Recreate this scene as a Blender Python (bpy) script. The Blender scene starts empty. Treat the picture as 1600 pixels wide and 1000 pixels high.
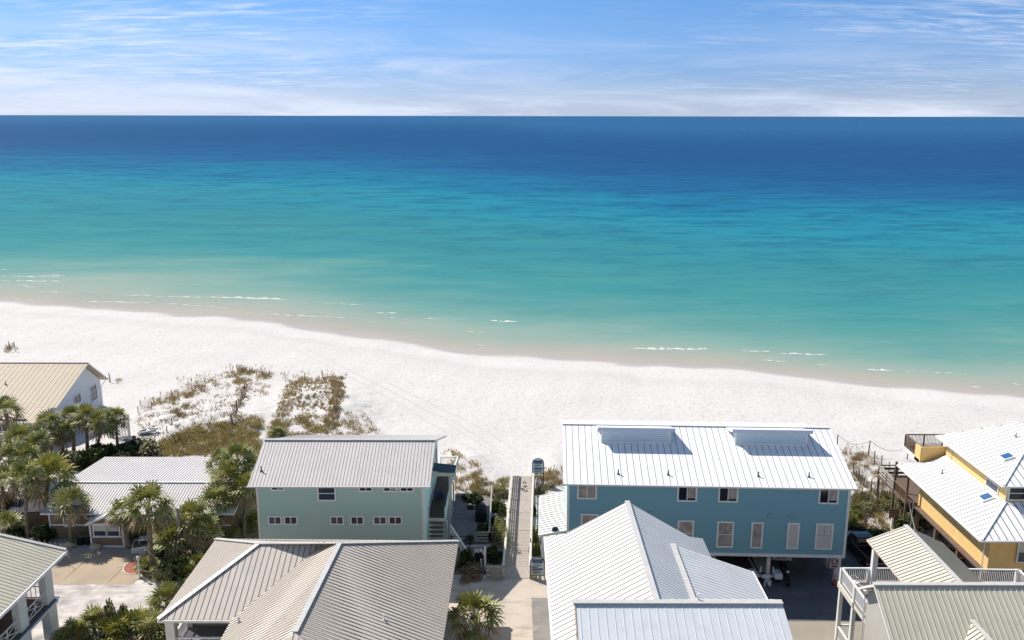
import bpy, math, random
import numpy as np
from mathutils import Vector, Matrix
random.seed(7)
PI = math.pi
SC = bpy.context.scene
COL = SC.collection

# ---------------------------------------------------------------- camera model (also used to survey the site)
F = 1400.0; P = math.radians(12.84); R = math.radians(0.10); H = 38.0
def ray(px, py):
    u = (px-800)/F; v = -(py-500)/F
    c, s = math.cos(R), math.sin(R)
    u, v = u*c-v*s, u*s+v*c
    return Vector((u, math.cos(P)+v*math.sin(P), -math.sin(P)+v*math.cos(P)))
def atz(px, py, z=0.0):
    d = ray(px, py); t = (z-H)/d.z
    return Vector((d.x*t, d.y*t, z))
def aty(px, py, y):
    d = ray(px, py); t = y/d.y
    return Vector((d.x*t, y, H+d.z*t))
def atplane(px, py, p, n):
    d = ray(px, py); o = Vector((0, 0, H)); p = Vector(p); n = Vector(n)
    return o + d*((p-o).dot(n)/d.dot(n))

# ---------------------------------------------------------------- terrain
XS = [-400, -110.9, -79.2, -50.5, -23.0, 0.0, 21.0, 40.4, 57.4, 73.5, 400]
YS = [250, 190.2, 180.6, 172.4, 156.4, 144.2, 141.6, 136.0, 128.5, 122.9, 20]
def shore(x):
    return np.interp(x, XS, YS)
_k = np.arange(-7, 8)*1.6
def shore_s(x):
    x = np.asarray(x, float)
    return sum(shore(x+k) for k in _k)/len(_k) + 0.5*np.sin(x*0.21)+0.35*np.sin(x*0.53+1)
def sm(t):
    t = np.clip(t, 0, 1); return t*t*(3-2*t)
DUNES = [(-36, 105, 8.5, 6.0, 1.3), (-27.5, 116, 4.0, 4.0, 0.9), (-22, 110, 3.4, 9, 0.8), (-17, 98, 5.5, 4.0, 0.6), (-34, 94, 8, 4, 0.5),
         (-5, 92, 2.6, 4.5, 0.7), (34, 92, 4.5, 6, 1.0), (38, 84, 5, 4, 0.5), (4.5, 92, 1.6, 4, 0.5), (-84, 131, 6, 3, 0.7), (-46, 108, 3.5, 3, 0.5)]
def height(x, y):
    x = np.asarray(x, float); y = np.asarray(y, float)
    d = shore_s(x)-y
    hb = np.where(d < 0, np.maximum(-1+d*0.035, -7), -1+0.9*sm(d/16)+0.5*sm((d-12)/30))
    w = sm((y-78)/14)
    h = hb*w
    for cx, cy, rx, ry, hh in DUNES:
        q = np.exp(-(((x-cx)/rx)**2+((y-cy)/ry)**2))
        h = h + hh*q*(1+0.25*np.sin(x*1.3+cy)*np.sin(y*1.1+cx))
    und = 0.05*np.sin(x*0.35+0.7*np.sin(y*0.2))*np.sin(y*0.28)+0.03*np.sin(x*0.9+y*0.6)*np.sin(y*0.8-x*.3)
    h = h + und*sm((y-82)/10)*sm((d-2)/8)
    m = np.exp(-(((x+36)/13)**2+((y-104)/12)**2))+.8*np.exp(-(((x+21)/7)**2+((y-106)/12)**2))+.9*np.exp(-(((x-35)/7)**2+((y-90)/9)**2))+.8*np.exp(-(((x+4)/4)**2+((y-91)/5)**2))
    h = h + m*(.16*np.sin(x*2.1+1.5*np.sin(y*1.3))*np.sin(y*1.7+1.1*np.sin(x*.9))+.09*np.sin(x*4.3+y*2.2)*np.sin(y*3.9-x*1.1))
    return h
def hz(x, y):
    return float(height(x, y))
def att(px, py, up=0.0):
    z = 0.0
    for _ in range(8):
        p = atz(px, py, z+up); z = hz(p.x, p.y)
    return Vector((p.x, p.y, z))

# ---------------------------------------------------------------- materials
MAT = {}
def mat(name, col, rough=0.7, metal=0.0, noise=None, bump=None, spec=0.3, siding=None, trans=0.0, coat=0.0, stain=None, emit=None):
    """noise=(scale, second colour, contrast)  bump=(scale, strength, distance)  siding=period of the lap boards in metres"""
    m = bpy.data.materials.new(name); m.use_nodes = True
    nt = m.node_tree; N = nt.nodes; L = nt.links
    b = N['Principled BSDF']
    b.inputs['Base Color'].default_value = (*col, 1)
    b.inputs['Roughness'].default_value = rough
    b.inputs['Metallic'].default_value = metal
    b.inputs['Specular IOR Level'].default_value = spec
    if coat: b.inputs['Coat Weight'].default_value = coat
    tc = N.new('ShaderNodeTexCoord'); src = tc.outputs['Object']
    cur = None
    def noise_tex(scale, detail=4, vec=None):
        t = N.new('ShaderNodeTexNoise'); t.inputs['Scale'].default_value = scale; t.inputs['Detail'].default_value = detail
        L.new(vec or src, t.inputs['Vector']); return t.outputs['Fac']
    def mix(a, bcol, fac):
        mx = N.new('ShaderNodeMix'); mx.data_type = 'RGBA'
        if hasattr(a, 'is_output'): L.new(a, mx.inputs[6])
        else: mx.inputs[6].default_value = (*a, 1)
        if hasattr(bcol, 'is_output'): L.new(bcol, mx.inputs[7])
        else: mx.inputs[7].default_value = (*bcol, 1)
        L.new(fac, mx.inputs[0]); return mx.outputs[2]
    def ramp(f, lo, hi):
        r = N.new('ShaderNodeMapRange'); r.inputs[1].default_value = lo; r.inputs[2].default_value = hi
        L.new(f, r.inputs[0]); return r.outputs[0]
    cur = col
    if noise:
        c = noise[2] if len(noise) > 2 else 0.15
        cur = mix(cur, noise[1], ramp(noise_tex(noise[0], 6), 0.5-c, 0.5+c))
    if stain:
        mp = N.new('ShaderNodeMapping'); mp.inputs['Scale'].default_value = stain[2]; L.new(src, mp.inputs[0])
        cur = mix(cur, stain[0], ramp(noise_tex(stain[1], 5, mp.outputs[0]), 0.52, 0.72))
    hgt = None
    if siding:
        w = N.new('ShaderNodeTexWave'); w.bands_direction = 'Z'; w.wave_profile = 'SAW'; w.inputs['Scale'].default_value = 0.314/siding
        w.inputs['Distortion'].default_value = 0; L.new(src, w.inputs['Vector'])
        r = ramp(w.outputs['Fac'], 0.0, 0.22)
        cur = mix(tuple(x*0.72 for x in col) if not hasattr(cur, 'is_output') else tuple(x*0.72 for x in col), cur, r)
        hgt = w.outputs['Fac']
    if hasattr(cur, 'is_output'): L.new(cur, b.inputs['Base Color'])
    if bump or hgt is not None:
        bp = N.new('ShaderNodeBump')
        if bump:
            bp.inputs['Strength'].default_value = bump[1]; bp.inputs['Distance'].default_value = bump[2]
            L.new(noise_tex(bump[0], 6), bp.inputs['Height'])
        else:
            bp.inputs['Strength'].default_value = 0.5; bp.inputs['Distance'].default_value = 0.03
            L.new(hgt, bp.inputs['Height'])
        L.new(bp.outputs[0], b.inputs['Normal'])
    if trans:
        out = N['Material Output']; tr = N.new('ShaderNodeBsdfTranslucent'); ms = N.new('ShaderNodeMixShader')
        if hasattr(cur, 'is_output'): L.new(cur, tr.inputs[0])
        else: tr.inputs[0].default_value = (*col, 1)
        ms.inputs[0].default_value = trans
        L.new(b.outputs[0], ms.inputs[1]); L.new(tr.outputs[0], ms.inputs[2]); L.new(ms.outputs[0], out.inputs[0])
    MAT[name] = m
    return m
M = MAT
def build_materials():
    mat('white_paint', (.78,.77,.75), .5, noise=(1.5,(.70,.69,.66),.2))
    mat('trim_cream', (.70,.66,.58), .5, noise=(2,(.60,.56,.48),.2))
    mat('trim_grey', (.62,.60,.58), .5)
    mat('trim_white_shaded', (.46,.52,.63), .5)  # white fascia paint with its bluish shade put into the colour
    # roofs
    def roofm(n, c, c2, rough=.62, metal=.0):
        mat(n, c, rough, metal, noise=(.55, c2, .22), spec=.18, stain=(tuple(x*.88 for x in c), 1.1, (1,1,.2)))
    roofm('roof_tan', (.53,.435,.32), (.49,.40,.29))
    roofm('roof_corrugated', (.66,.62,.60), (.60,.57,.55))
    roofm('roof_warm_grey', (.64,.59,.56), (.59,.54,.51))
    roofm('roof_beige', (.575,.515,.44), (.53,.47,.40))
    roofm('roof_white', (.84,.835,.83), (.81,.805,.80))
    roofm('roof_white_aged', (.71,.69,.66), (.665,.645,.615))
    roofm('roof_white_shaded', (.64,.66,.67), (.59,.61,.62), .5, .1)  # the white roof again, shade of right and front slopes in its colour
    roofm('roof_sage', (.52,.48,.38), (.48,.445,.35))
    roofm('roof_cream', (.60,.57,.47), (.54,.51,.42))
    mat('seam_dark', (.12,.10,.09), .6)  # dark seam tones paint in the shadow lines along the roof ribs
    mat('seam_brown', (.30,.275,.265), .6)
    mat('seam_grey', (.33,.33,.34), .6)
    mat('seam_tan', (.44,.36,.265), .6)
    mat('seam_sage', (.26,.24,.20), .5)
    mat('seam_light', (.62,.62,.62), .6)
    mat('cap_metal', (.55,.53,.50), .45, noise=(2,(.47,.45,.42),.2))
    mat('cap_white', (.74,.73,.72), .45)
    mat('rust_trim', (.42,.24,.13), .8, noise=(3,(.60,.50,.40),.1))
    # walls
    mat('wall_teal', (.40,.54,.485), .8, siding=.17)
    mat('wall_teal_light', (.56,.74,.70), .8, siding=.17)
    mat('wall_blue', (.205,.395,.47), .8, siding=.17)
    mat('wall_yellow', (.80,.56,.25), .85, noise=(1.2,(.76,.51,.20),.2), bump=(30,.1,.01))
    mat('wall_pale_blue', (.50,.60,.70), .7, siding=.19)
    mat('wall_white', (.72,.74,.77), .7, siding=.19)
    mat('wall_beige', (.40,.34,.27), .85, noise=(1.5,(.35,.29,.22),.2), bump=(30,.1,.01))
    mat('wall_brown', (.22,.165,.115), .85, noise=(1.5,(.18,.135,.09),.2))
    mat('wall_grey', (.47,.44,.40), .85, noise=(1.2,(.43,.40,.36),.2), bump=(40,.1,.01))
    mat('wall_stucco_white', (.66,.66,.64), .85, noise=(1.2,(.60,.60,.57),.2))
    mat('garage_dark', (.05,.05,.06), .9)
    mat('soffit', (.45,.42,.38), .8)
    # glass and blinds
    mat('glass_dark', (.012,.016,.028), .08, spec=.6)
    mat('glass_blue', (.02,.035,.075), .06, spec=.7, noise=(1.3,(.05,.06,.09),.15))
    mat('blind', (.46,.40,.36), .7, noise=(1.7,(.26,.21,.18),.2))
    mat('blind_pale', (.58,.56,.53), .7, siding=.12)
    mat('skylight_glass', (.035,.11,.26), .25, spec=.4)
    # ground
    mat('asphalt_sunlit', (.33,.29,.235), .9, noise=(.6,(.29,.26,.21),.2), bump=(25,.3,.02))  # lighter copy of the lot paving, sunlight put into the colour
    mat('asphalt', (.13,.13,.14), .9, noise=(.6,(.105,.105,.115),.2), bump=(25,.3,.02), stain=((.18,.175,.17), .35, (1,1,1)))  # darker copy of the lot paving, house shadow put into the colour
    mat('asphalt_grey', (.27,.245,.225), .9, noise=(.9,(.22,.20,.185),.15), bump=(25,.3,.02), stain=((.42,.37,.33), .5, (.5,2,1)))
    mat('road_sandy', (.26,.235,.22), .9, noise=(.45,(.60,.55,.51),.13), bump=(20,.3,.02), stain=((.66,.60,.56), .7, (.25,1.6,1)))
    mat('concrete', (.42,.335,.24), .9, noise=(.5,(.37,.29,.205),.2), bump=(20,.2,.02), stain=((.33,.27,.21), .4, (1,1,1)))
    mat('concrete_sandy', (.55,.47,.39), .9, noise=(.5,(.47,.40,.33),.2), bump=(18,.3,.02), stain=((.34,.30,.26), .55, (.7,2,1)))
    mat('joint', (.15,.12,.09), .9)
    mat('kerb', (.52,.49,.44), .85, noise=(2,(.42,.39,.35),.2))
    mat('gravel', (.50,.47,.43), .95, noise=(9,(.26,.24,.22),.12), bump=(14,.9,.05))
    mat('brick_red', (.36,.13,.085), .9, noise=(6,(.28,.10,.07),.1), bump=(15,.4,.02))
    mat('paint_line', (.66,.62,.57), .8, noise=(2,(.40,.36,.33),.12))
    mat('soil', (.15,.115,.08), .95, noise=(2,(.28,.23,.17),.15), bump=(6,.8,.05))
    # wood
    mat('deck_boards', (.44,.39,.345), .8, noise=(3,(.37,.32,.28),.2))
    mat('deck_grey', (.24,.225,.215), .85, noise=(3,(.18,.17,.165),.2))
    mat('deck_brown', (.17,.12,.09), .85, noise=(3,(.13,.09,.07),.2))
    mat('rail_bleached', (.62,.59,.54), .75, noise=(2.5,(.52,.49,.44),.2))
    mat('rail_grey', (.42,.38,.33), .8, noise=(4,(.30,.27,.23),.2))
    mat('wood_post', (.16,.12,.085), .9, noise=(5,(.10,.075,.055),.2))
    mat('wood_slat', (.26,.21,.16), .9, noise=(5,(.18,.14,.10),.2))
    mat('wood_rail_brown', (.20,.135,.09), .85, noise=(5,(.14,.09,.06),.2))
    mat('pole_grey', (.36,.33,.29), .9, noise=(3,(.27,.24,.21),.2))
    mat('net', (.50,.47,.43), .9)
    mat('rope', (.26,.22,.18), .9)
    # plants
    mat('frond_green', (.165,.195,.05), .5, spec=.5, noise=(.9,(.27,.27,.08),.2), trans=.10)
    mat('frond_yellow', (.48,.42,.10), .55, spec=.4, noise=(.9,(.24,.26,.06),.2), trans=.12)
    mat('frond_pale', (.50,.47,.24), .6, noise=(.9,(.40,.40,.17),.2), trans=.2)
    mat('frond_dead', (.44,.32,.18), .8, noise=(.9,(.20,.14,.08),.2))
    mat('palm_trunk', (.34,.27,.20), .95, noise=(6,(.11,.085,.06),.15), bump=(10,1,.06))
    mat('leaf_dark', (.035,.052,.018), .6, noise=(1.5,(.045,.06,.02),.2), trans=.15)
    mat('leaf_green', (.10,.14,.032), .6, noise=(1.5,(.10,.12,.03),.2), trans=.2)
    mat('leaf_yellow', (.34,.34,.06), .6, noise=(1.5,(.12,.14,.03),.2), trans=.25)
    mat('leaf_olive', (.22,.20,.10), .7, noise=(1.5,(.20,.17,.09),.2), trans=.15)
    mat('grass_olive', (.46,.38,.14), .8, noise=(.35,(.54,.44,.20),.2), trans=.15)
    mat('grass_green', (.32,.34,.09), .8, noise=(.35,(.18,.17,.06),.2), trans=.2)
    mat('grass_straw', (.62,.47,.24), .8, noise=(.35,(.30,.21,.10),.2), trans=.2)
    mat('grass_brown', (.27,.19,.11), .85, noise=(.35,(.26,.19,.12),.2), trans=.1)
    mat('twig', (.12,.095,.07), .9)
    mat('rock', (.52,.44,.34), .9, noise=(3,(.38,.31,.23),.2), bump=(4,.6,.08))
    # misc
    mat('car_black', (.006,.007,.010), .3, coat=.25, spec=.5)
    mat('car_white', (.62,.62,.60), .25, coat=.7)
    mat('car_glass', (.01,.012,.016), .05, spec=.7)
    mat('chrome', (.55,.55,.56), .25, 1.0)
    mat('tyre', (.015,.015,.016), .85)
    mat('rim', (.35,.35,.36), .35, .8)
    mat('lamp_clear', (.65,.66,.68), .1, coat=.8)
    mat('lamp_red', (.35,.015,.012), .2, coat=.8)
    mat('black_plastic', (.012,.012,.014), .5)
    mat('black_fabric', (.010,.011,.018), .9)
    mat('white_plastic', (.70,.70,.70), .4)
    mat('iron_black', (.014,.014,.016), .5)
    mat('cone_orange', (.48,.11,.03), .6)
    mat('cone_base', (.03,.02,.02), .8)
    mat('sign_blue', (.07,.13,.24), .6)
    mat('sign_pale', (.60,.68,.70), .6)
    mat('sign_frame', (.06,.055,.06), .6)
    mat('sign_brown', (.12,.055,.04), .7)
    mat('sign_white', (.60,.56,.56), .6)
    mat('sign_red', (.22,.05,.06), .6)
    mat('ink', (.02,.02,.03), .7)
    mat('navy_roof', (.045,.075,.095), .7, noise=(4,(.06,.09,.11),.2))
    mat('blue_plastic', (.03,.12,.36), .4)
    mat('boat_rubber', (.55,.56,.57), .5)
    mat('boat_inside', (.10,.10,.11), .7)
    mat('clay_pot', (.38,.13,.07), .8)
build_materials()

# ---------------------------------------------------------------- mesh builder
ROOT = {}
class MB:
    def __init__(s): s.v = []; s.f = []; s.m = []
    def add(s, vs, fs, mi=0):
        n = len(s.v); s.v += [tuple(v) for v in vs]
        s.f += [tuple(i+n for i in f) for f in fs]; s.m += [mi]*len(fs)
    def box(s, a, b, mi=0):
        x0, y0, z0 = a; x1, y1, z1 = b
        if x0 > x1: x0, x1 = x1, x0
        if y0 > y1: y0, y1 = y1, y0
        if z0 > z1: z0, z1 = z1, z0
        s.add([(x0,y0,z0),(x1,y0,z0),(x1,y1,z0),(x0,y1,z0),(x0,y0,z1),(x1,y0,z1),(x1,y1,z1),(x0,y1,z1)],
              [(0,3,2,1),(4,5,6,7),(0,1,5,4),(1,2,6,5),(2,3,7,6),(3,0,4,7)], mi)
    def beam(s, p, q, w, h, mi=0, up=(0,0,1)):
        p = Vector(p); q = Vector(q); d = (q-p).normalized(); up = Vector(up)
        if abs(d.dot(up)) > .98: up = Vector((0,1,0))
        a = d.cross(up).normalized()*(w/2); b = a.cross(d).normalized()*(h/2)
        vs = [p-a-b, p+a-b, p+a+b, p-a+b, q-a-b, q+a-b, q+a+b, q-a+b]
        s.add(vs, [(0,1,2,3),(7,6,5,4),(0,4,5,1),(1,5,6,2),(2,6,7,3),(3,7,4,0)], mi)
    def tube(s, p, q, r0, r1=None, n=8, mi=0, cap=True):
        r1 = r0 if r1 is None else r1
        p = Vector(p); q = Vector(q); d = (q-p).normalized()
        up = Vector((0,0,1)) if abs(d.z) < .95 else Vector((0,1,0))
        a = d.cross(up).normalized(); b = d.cross(a)
        vs = [p+(a*math.cos(2*PI*i/n)+b*math.sin(2*PI*i/n))*r0 for i in range(n)]+[q+(a*math.cos(2*PI*i/n)+b*math.sin(2*PI*i/n))*r1 for i in range(n)]
        fs = [(i,(i+1)%n,n+(i+1)%n,n+i) for i in range(n)]
        if cap: fs += [tuple(range(n))[::-1], tuple(range(n,2*n))]
        s.add(vs, fs, mi)
    def path(s, pts, rs, n=8, mi=0):
        for i in range(len(pts)-1): s.tube(pts[i], pts[i+1], rs[i], rs[i+1], n, mi)
    def extrude(s, poly, vec, mi=0, side=None):
        vec = Vector(vec); n = len(poly); side = mi if side is None else side
        a = [Vector(p) for p in poly]; b = [p+vec for p in a]
        k = len(s.v); s.v += [tuple(v) for v in a+b]
        s.f += [tuple(k+i for i in range(n)), tuple(k+n+i for i in reversed(range(n)))]; s.m += [mi, mi]
        for i in range(n):
            j = (i+1) % n; s.f.append((k+i, k+n+i, k+n+j, k+j)); s.m.append(side)
    def sphere(s, c, r, n=8, k=5, mi=0, squash=(1,1,1)):
        c = Vector(c); vs = []; fs = []
        for j in range(k+1):
            t = PI*j/k
            for i in range(n):
                a = 2*PI*i/n
                vs.append(c+Vector((r*squash[0]*math.sin(t)*math.cos(a), r*squash[1]*math.sin(t)*math.sin(a), r*squash[2]*math.cos(t))))
        for j in range(k):
            for i in range(n):
                fs.append((j*n+i, (j+1)*n+i, (j+1)*n+(i+1)%n, j*n+(i+1)%n))
        s.add(vs, fs, mi)
    def build(s, name, mats, parent=None, off=None, bevel=0, smooth=False):
        if not isinstance(mats, (list, tuple)): mats = [mats]
        if off is None: off = ROOT.get(parent.name, Vector((0,0,0))) if parent is not None else Vector((0,0,0))
        me = bpy.data.meshes.new(name)
        me.from_pydata([(v[0]-off[0], v[1]-off[1], v[2]-off[2]) for v in s.v], [], s.f)
        for m in mats: me.materials.append(M[m] if isinstance(m, str) else m)
        me.polygons.foreach_set('material_index', s.m)
        if smooth: me.polygons.foreach_set('use_smooth', [True]*len(s.f))
        me.update()
        o = bpy.data.objects.new(name, me); COL.objects.link(o)
        if parent is not None:
            o.parent = parent; ROOT[o.name] = off
        if bevel:
            b = o.modifiers.new('bevel', 'BEVEL'); b.width = bevel; b.segments = 2; b.limit_method = 'ANGLE'
        return o
def tag(o, label=None, cat=None, group=None, kind=None):
    if label: o['label'] = label
    if cat: o['category'] = cat
    if group: o['group'] = group
    if kind: o['kind'] = kind
    return o
def thing(name, label, cat, loc=(0,0,0), rotz=0, group=None, local=False):
    o = bpy.data.objects.new(name, None); COL.objects.link(o)
    o.location = loc; o.rotation_euler = (0,0,rotz); o.empty_display_size = .3
    ROOT[o.name] = Vector((0,0,0)) if local else Vector(loc)
    return tag(o, label, cat, group)
def copy_tree(o, parent=None):
    c = o.copy(); COL.objects.link(c); c.parent = parent
    ROOT[c.name] = Vector((0,0,0))
    for ch in list(o.children): copy_tree(ch, c)
    return c
def struct(o): o['kind'] = 'structure'; return o

# ---------------------------------------------------------------- roofs
def roof_face(mb, poly, down, spacing, w=.04, h=.05, thick=.16, phase=.5):
    """a sloped sheet with standing seams that run along `down`; slots: 0 metal, 1 seam, 2 fascia"""
    poly = [Vector(p) for p in poly]
    n = Vector((0,0,0))
    for i in range(len(poly)):
        a, b = poly[i], poly[(i+1) % len(poly)]
        n += Vector(((a.y-b.y)*(a.z+b.z), (a.z-b.z)*(a.x+b.x), (a.x-b.x)*(a.y+b.y)))
    n.normalize()
    if n.z < 0: poly.reverse(); n = -n
    mb.extrude(poly, (0,0,-thick), 0, 2)
    down = Vector(down); down = (down-n*down.dot(n)).normalized(); e2 = n.cross(down)
    o = poly[0]
    uv = [((p-o).dot(down), (p-o).dot(e2)) for p in poly]
    lo = min(b for a, b in uv); hi = max(b for a, b in uv)
    k = lo+spacing*phase
    while k < hi-.02:
        xs = []
        for i in range(len(uv)):
            (a0, b0), (a1, b1) = uv[i], uv[(i+1) % len(uv)]
            if (b0-k)*(b1-k) < 0: xs.append(a0+(a1-a0)*(k-b0)/(b1-b0))
        xs.sort()
        for i in range(0, len(xs)-1, 2):
            if xs[i+1]-xs[i] > .15:
                p = o+down*(xs[i]+.02)+e2*k+n*(h/2-.004); q = o+down*(xs[i+1]-.02)+e2*k+n*(h/2-.004)
                mb.beam(p, q, w, h, 1, up=n)
        k += spacing
def roof(parent, faces, mats, caps=(), capw=.28, capm='cap_metal', label=None, **kw):
    mb = MB()
    for poly, down, sp in faces: roof_face(mb, poly, down, sp, **kw)
    r = mb.build('roof', mats, parent)
    for p, q in caps:
        c = MB(); p = Vector(p)+Vector((0,0,.05)); q = Vector(q)+Vector((0,0,.05)); c.beam(p, q, capw, .06)
        c.build('ridge_cap', capm, r)
    return r
def vent(parent, p, m='seam_dark'):
    mb = MB(); p = Vector(p)
    mb.tube(p-Vector((0,0,.15)), p+Vector((0,0,.10)), .13, .10, 8)
    mb.tube(p+Vector((0,0,.10)), p+Vector((0,0,.42)), .055, .055, 8)
    return mb.build('vent_pipe', m, parent)

# ---------------------------------------------------------------- windows and rails
def wall_map(axis, c):
    if axis == 'front': return lambda a, n, z: (a, c-n, z)
    if axis == 'right': return lambda a, n, z: (c+n, a, z)
    if axis == 'left': return lambda a, n, z: (c-n, a, z)
def window(parent, axis, c, a, z, w, h, style='slider', glass='glass_dark', trim='white_paint', blind=None, t=.11):
    """centre a, z on the wall; the window is its frame, the pane a sub-part"""
    f = wall_map(axis, c)
    fr = MB()
    def bx(a0, a1, z0, z1, n0, n1, mb, mi=0): mb.box(f(a0, n0, z0), f(a1, n1, z1), mi)
    bx(a-w/2, a-w/2+t, z-h/2, z+h/2, 0, .07, fr); bx(a+w/2-t, a+w/2, z-h/2, z+h/2, 0, .07, fr)
    bx(a-w/2+t, a+w/2-t, z+h/2-t, z+h/2, 0, .07, fr); bx(a-w/2+t, a+w/2-t, z-h/2, z-h/2+t, 0, .085, fr)
    if style == 'slider': bx(a-.035, a+.035, z-h/2+t, z+h/2-t, 0, .05, fr)
    if style in ('hung', 'hungdouble'): bx(a-w/2+t, a+w/2-t, z-.03, z+.03, 0, .05, fr)
    if style == 'grid':
        bx(a-.03, a+.03, z-h/2+t, z+h/2-t, 0, .05, fr); bx(a-w/2+t, a+w/2-t, z+h*.12, z+h*.12+.06, 0, .045, fr); bx(a-w/2+t, a+w/2-t, z-h*.2, z-h*.2+.06, 0, .045, fr)
    o = fr.build('window', trim, parent)
    p = MB(); bx(a-w/2+t*.9, a+w/2-t*.9, z-h/2+t*.9, z+h/2-t*.9, 0, .02, p)
    p.build('pane', glass, o)
    if blind:
        b = MB(); kind = blind[0]
        w2 = w/2-t; h2 = h/2-t
        if kind == 'half_low': bx(a-w2, a+w2, z-h2, z-.05, .02, .028, b)
        elif kind == 'half_top': bx(a-w2, a+w2, z+.05, z+h2, .02, .028, b)
        elif kind == 'right': bx(a+.05, a+w2, z-h2*.7, z+h2, .02, .028, b)
        elif kind == 'shut':
            bx(a-w2, a-.015, z+.06, z+h2, .02, .028, b); bx(a+.015, a+w2, z+.06, z+h2, .02, .028, b); bx(a-w2, a+w2, z-h2, z-.05, .02, .028, b)
        else: bx(a-w2, a+w2, z-h2, z+h2, .02, .028, b)
        b.build('blind', blind[1], o)
    return o
def railing(parent, p, q, h=1.0, mt='white_paint', post_every=2.0, bal=.13, name='railing', cap=.09, postw=.10, lowrail=.12, boards=None, pm=None):
    """rails and balusters are one mesh, each post a sub-part; p and q are at floor level"""
    p = Vector(p); q = Vector(q); L_ = (q-p).length; d = (q-p)/L_
    mb = MB(); up = Vector((0,0,1))
    mb.beam(p+up*h, q+up*h, .13, cap)
    if boards:
        for k in range(boards):
            z = h*(k+.55)/(boards+.35); mb.beam(p+up*z, q+up*z, .035, h/(boards+.35)*.55)
    else:
        mb.beam(p+up*lowrail, q+up*lowrail, .05, .07)
        n = max(1, int(L_/bal))
        for i in range(1, n): mb.beam(p+d*(L_*i/n)+up*lowrail, p+d*(L_*i/n)+up*(h-.03), .035, .035)
    r = mb.build(name, mt, parent)
    n = max(1, round(L_/post_every))
    for i in range(n+1):
        a = MB(); b = p+d*(L_*i/n)
        a.box((b.x-postw/2, b.y-postw/2, b.z-.05), (b.x+postw/2, b.y+postw/2, b.z+h+.02)); a.build('post', pm or mt, r)
    return r
def deckfloor(parent, x0, x1, y0, y1, z, mt, along='x', bw=.14, gap=.012, th=.06, name='deck_floor'):
    mb = MB()
    a0, a1 = (y0, y1) if along == 'x' else (x0, x1)
    n = int((a1-a0)/bw)
    for i in range(n):
        s0 = a0+(a1-a0)*i/n+gap/2; s1 = a0+(a1-a0)*(i+1)/n-gap/2
        dz = random.uniform(-.004, .004)
        if along == 'x': mb.box((x0, s0, z-th+dz), (x1, s1, z+dz))
        else: mb.box((s0, y0, z-th+dz), (s1, y1, z+dz))
    mb.box((x0+.02, y0+.02, z-th-.12), (x1-.02, y1-.02, z-th-.01))
    return mb.build(name, mt, parent)
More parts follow.
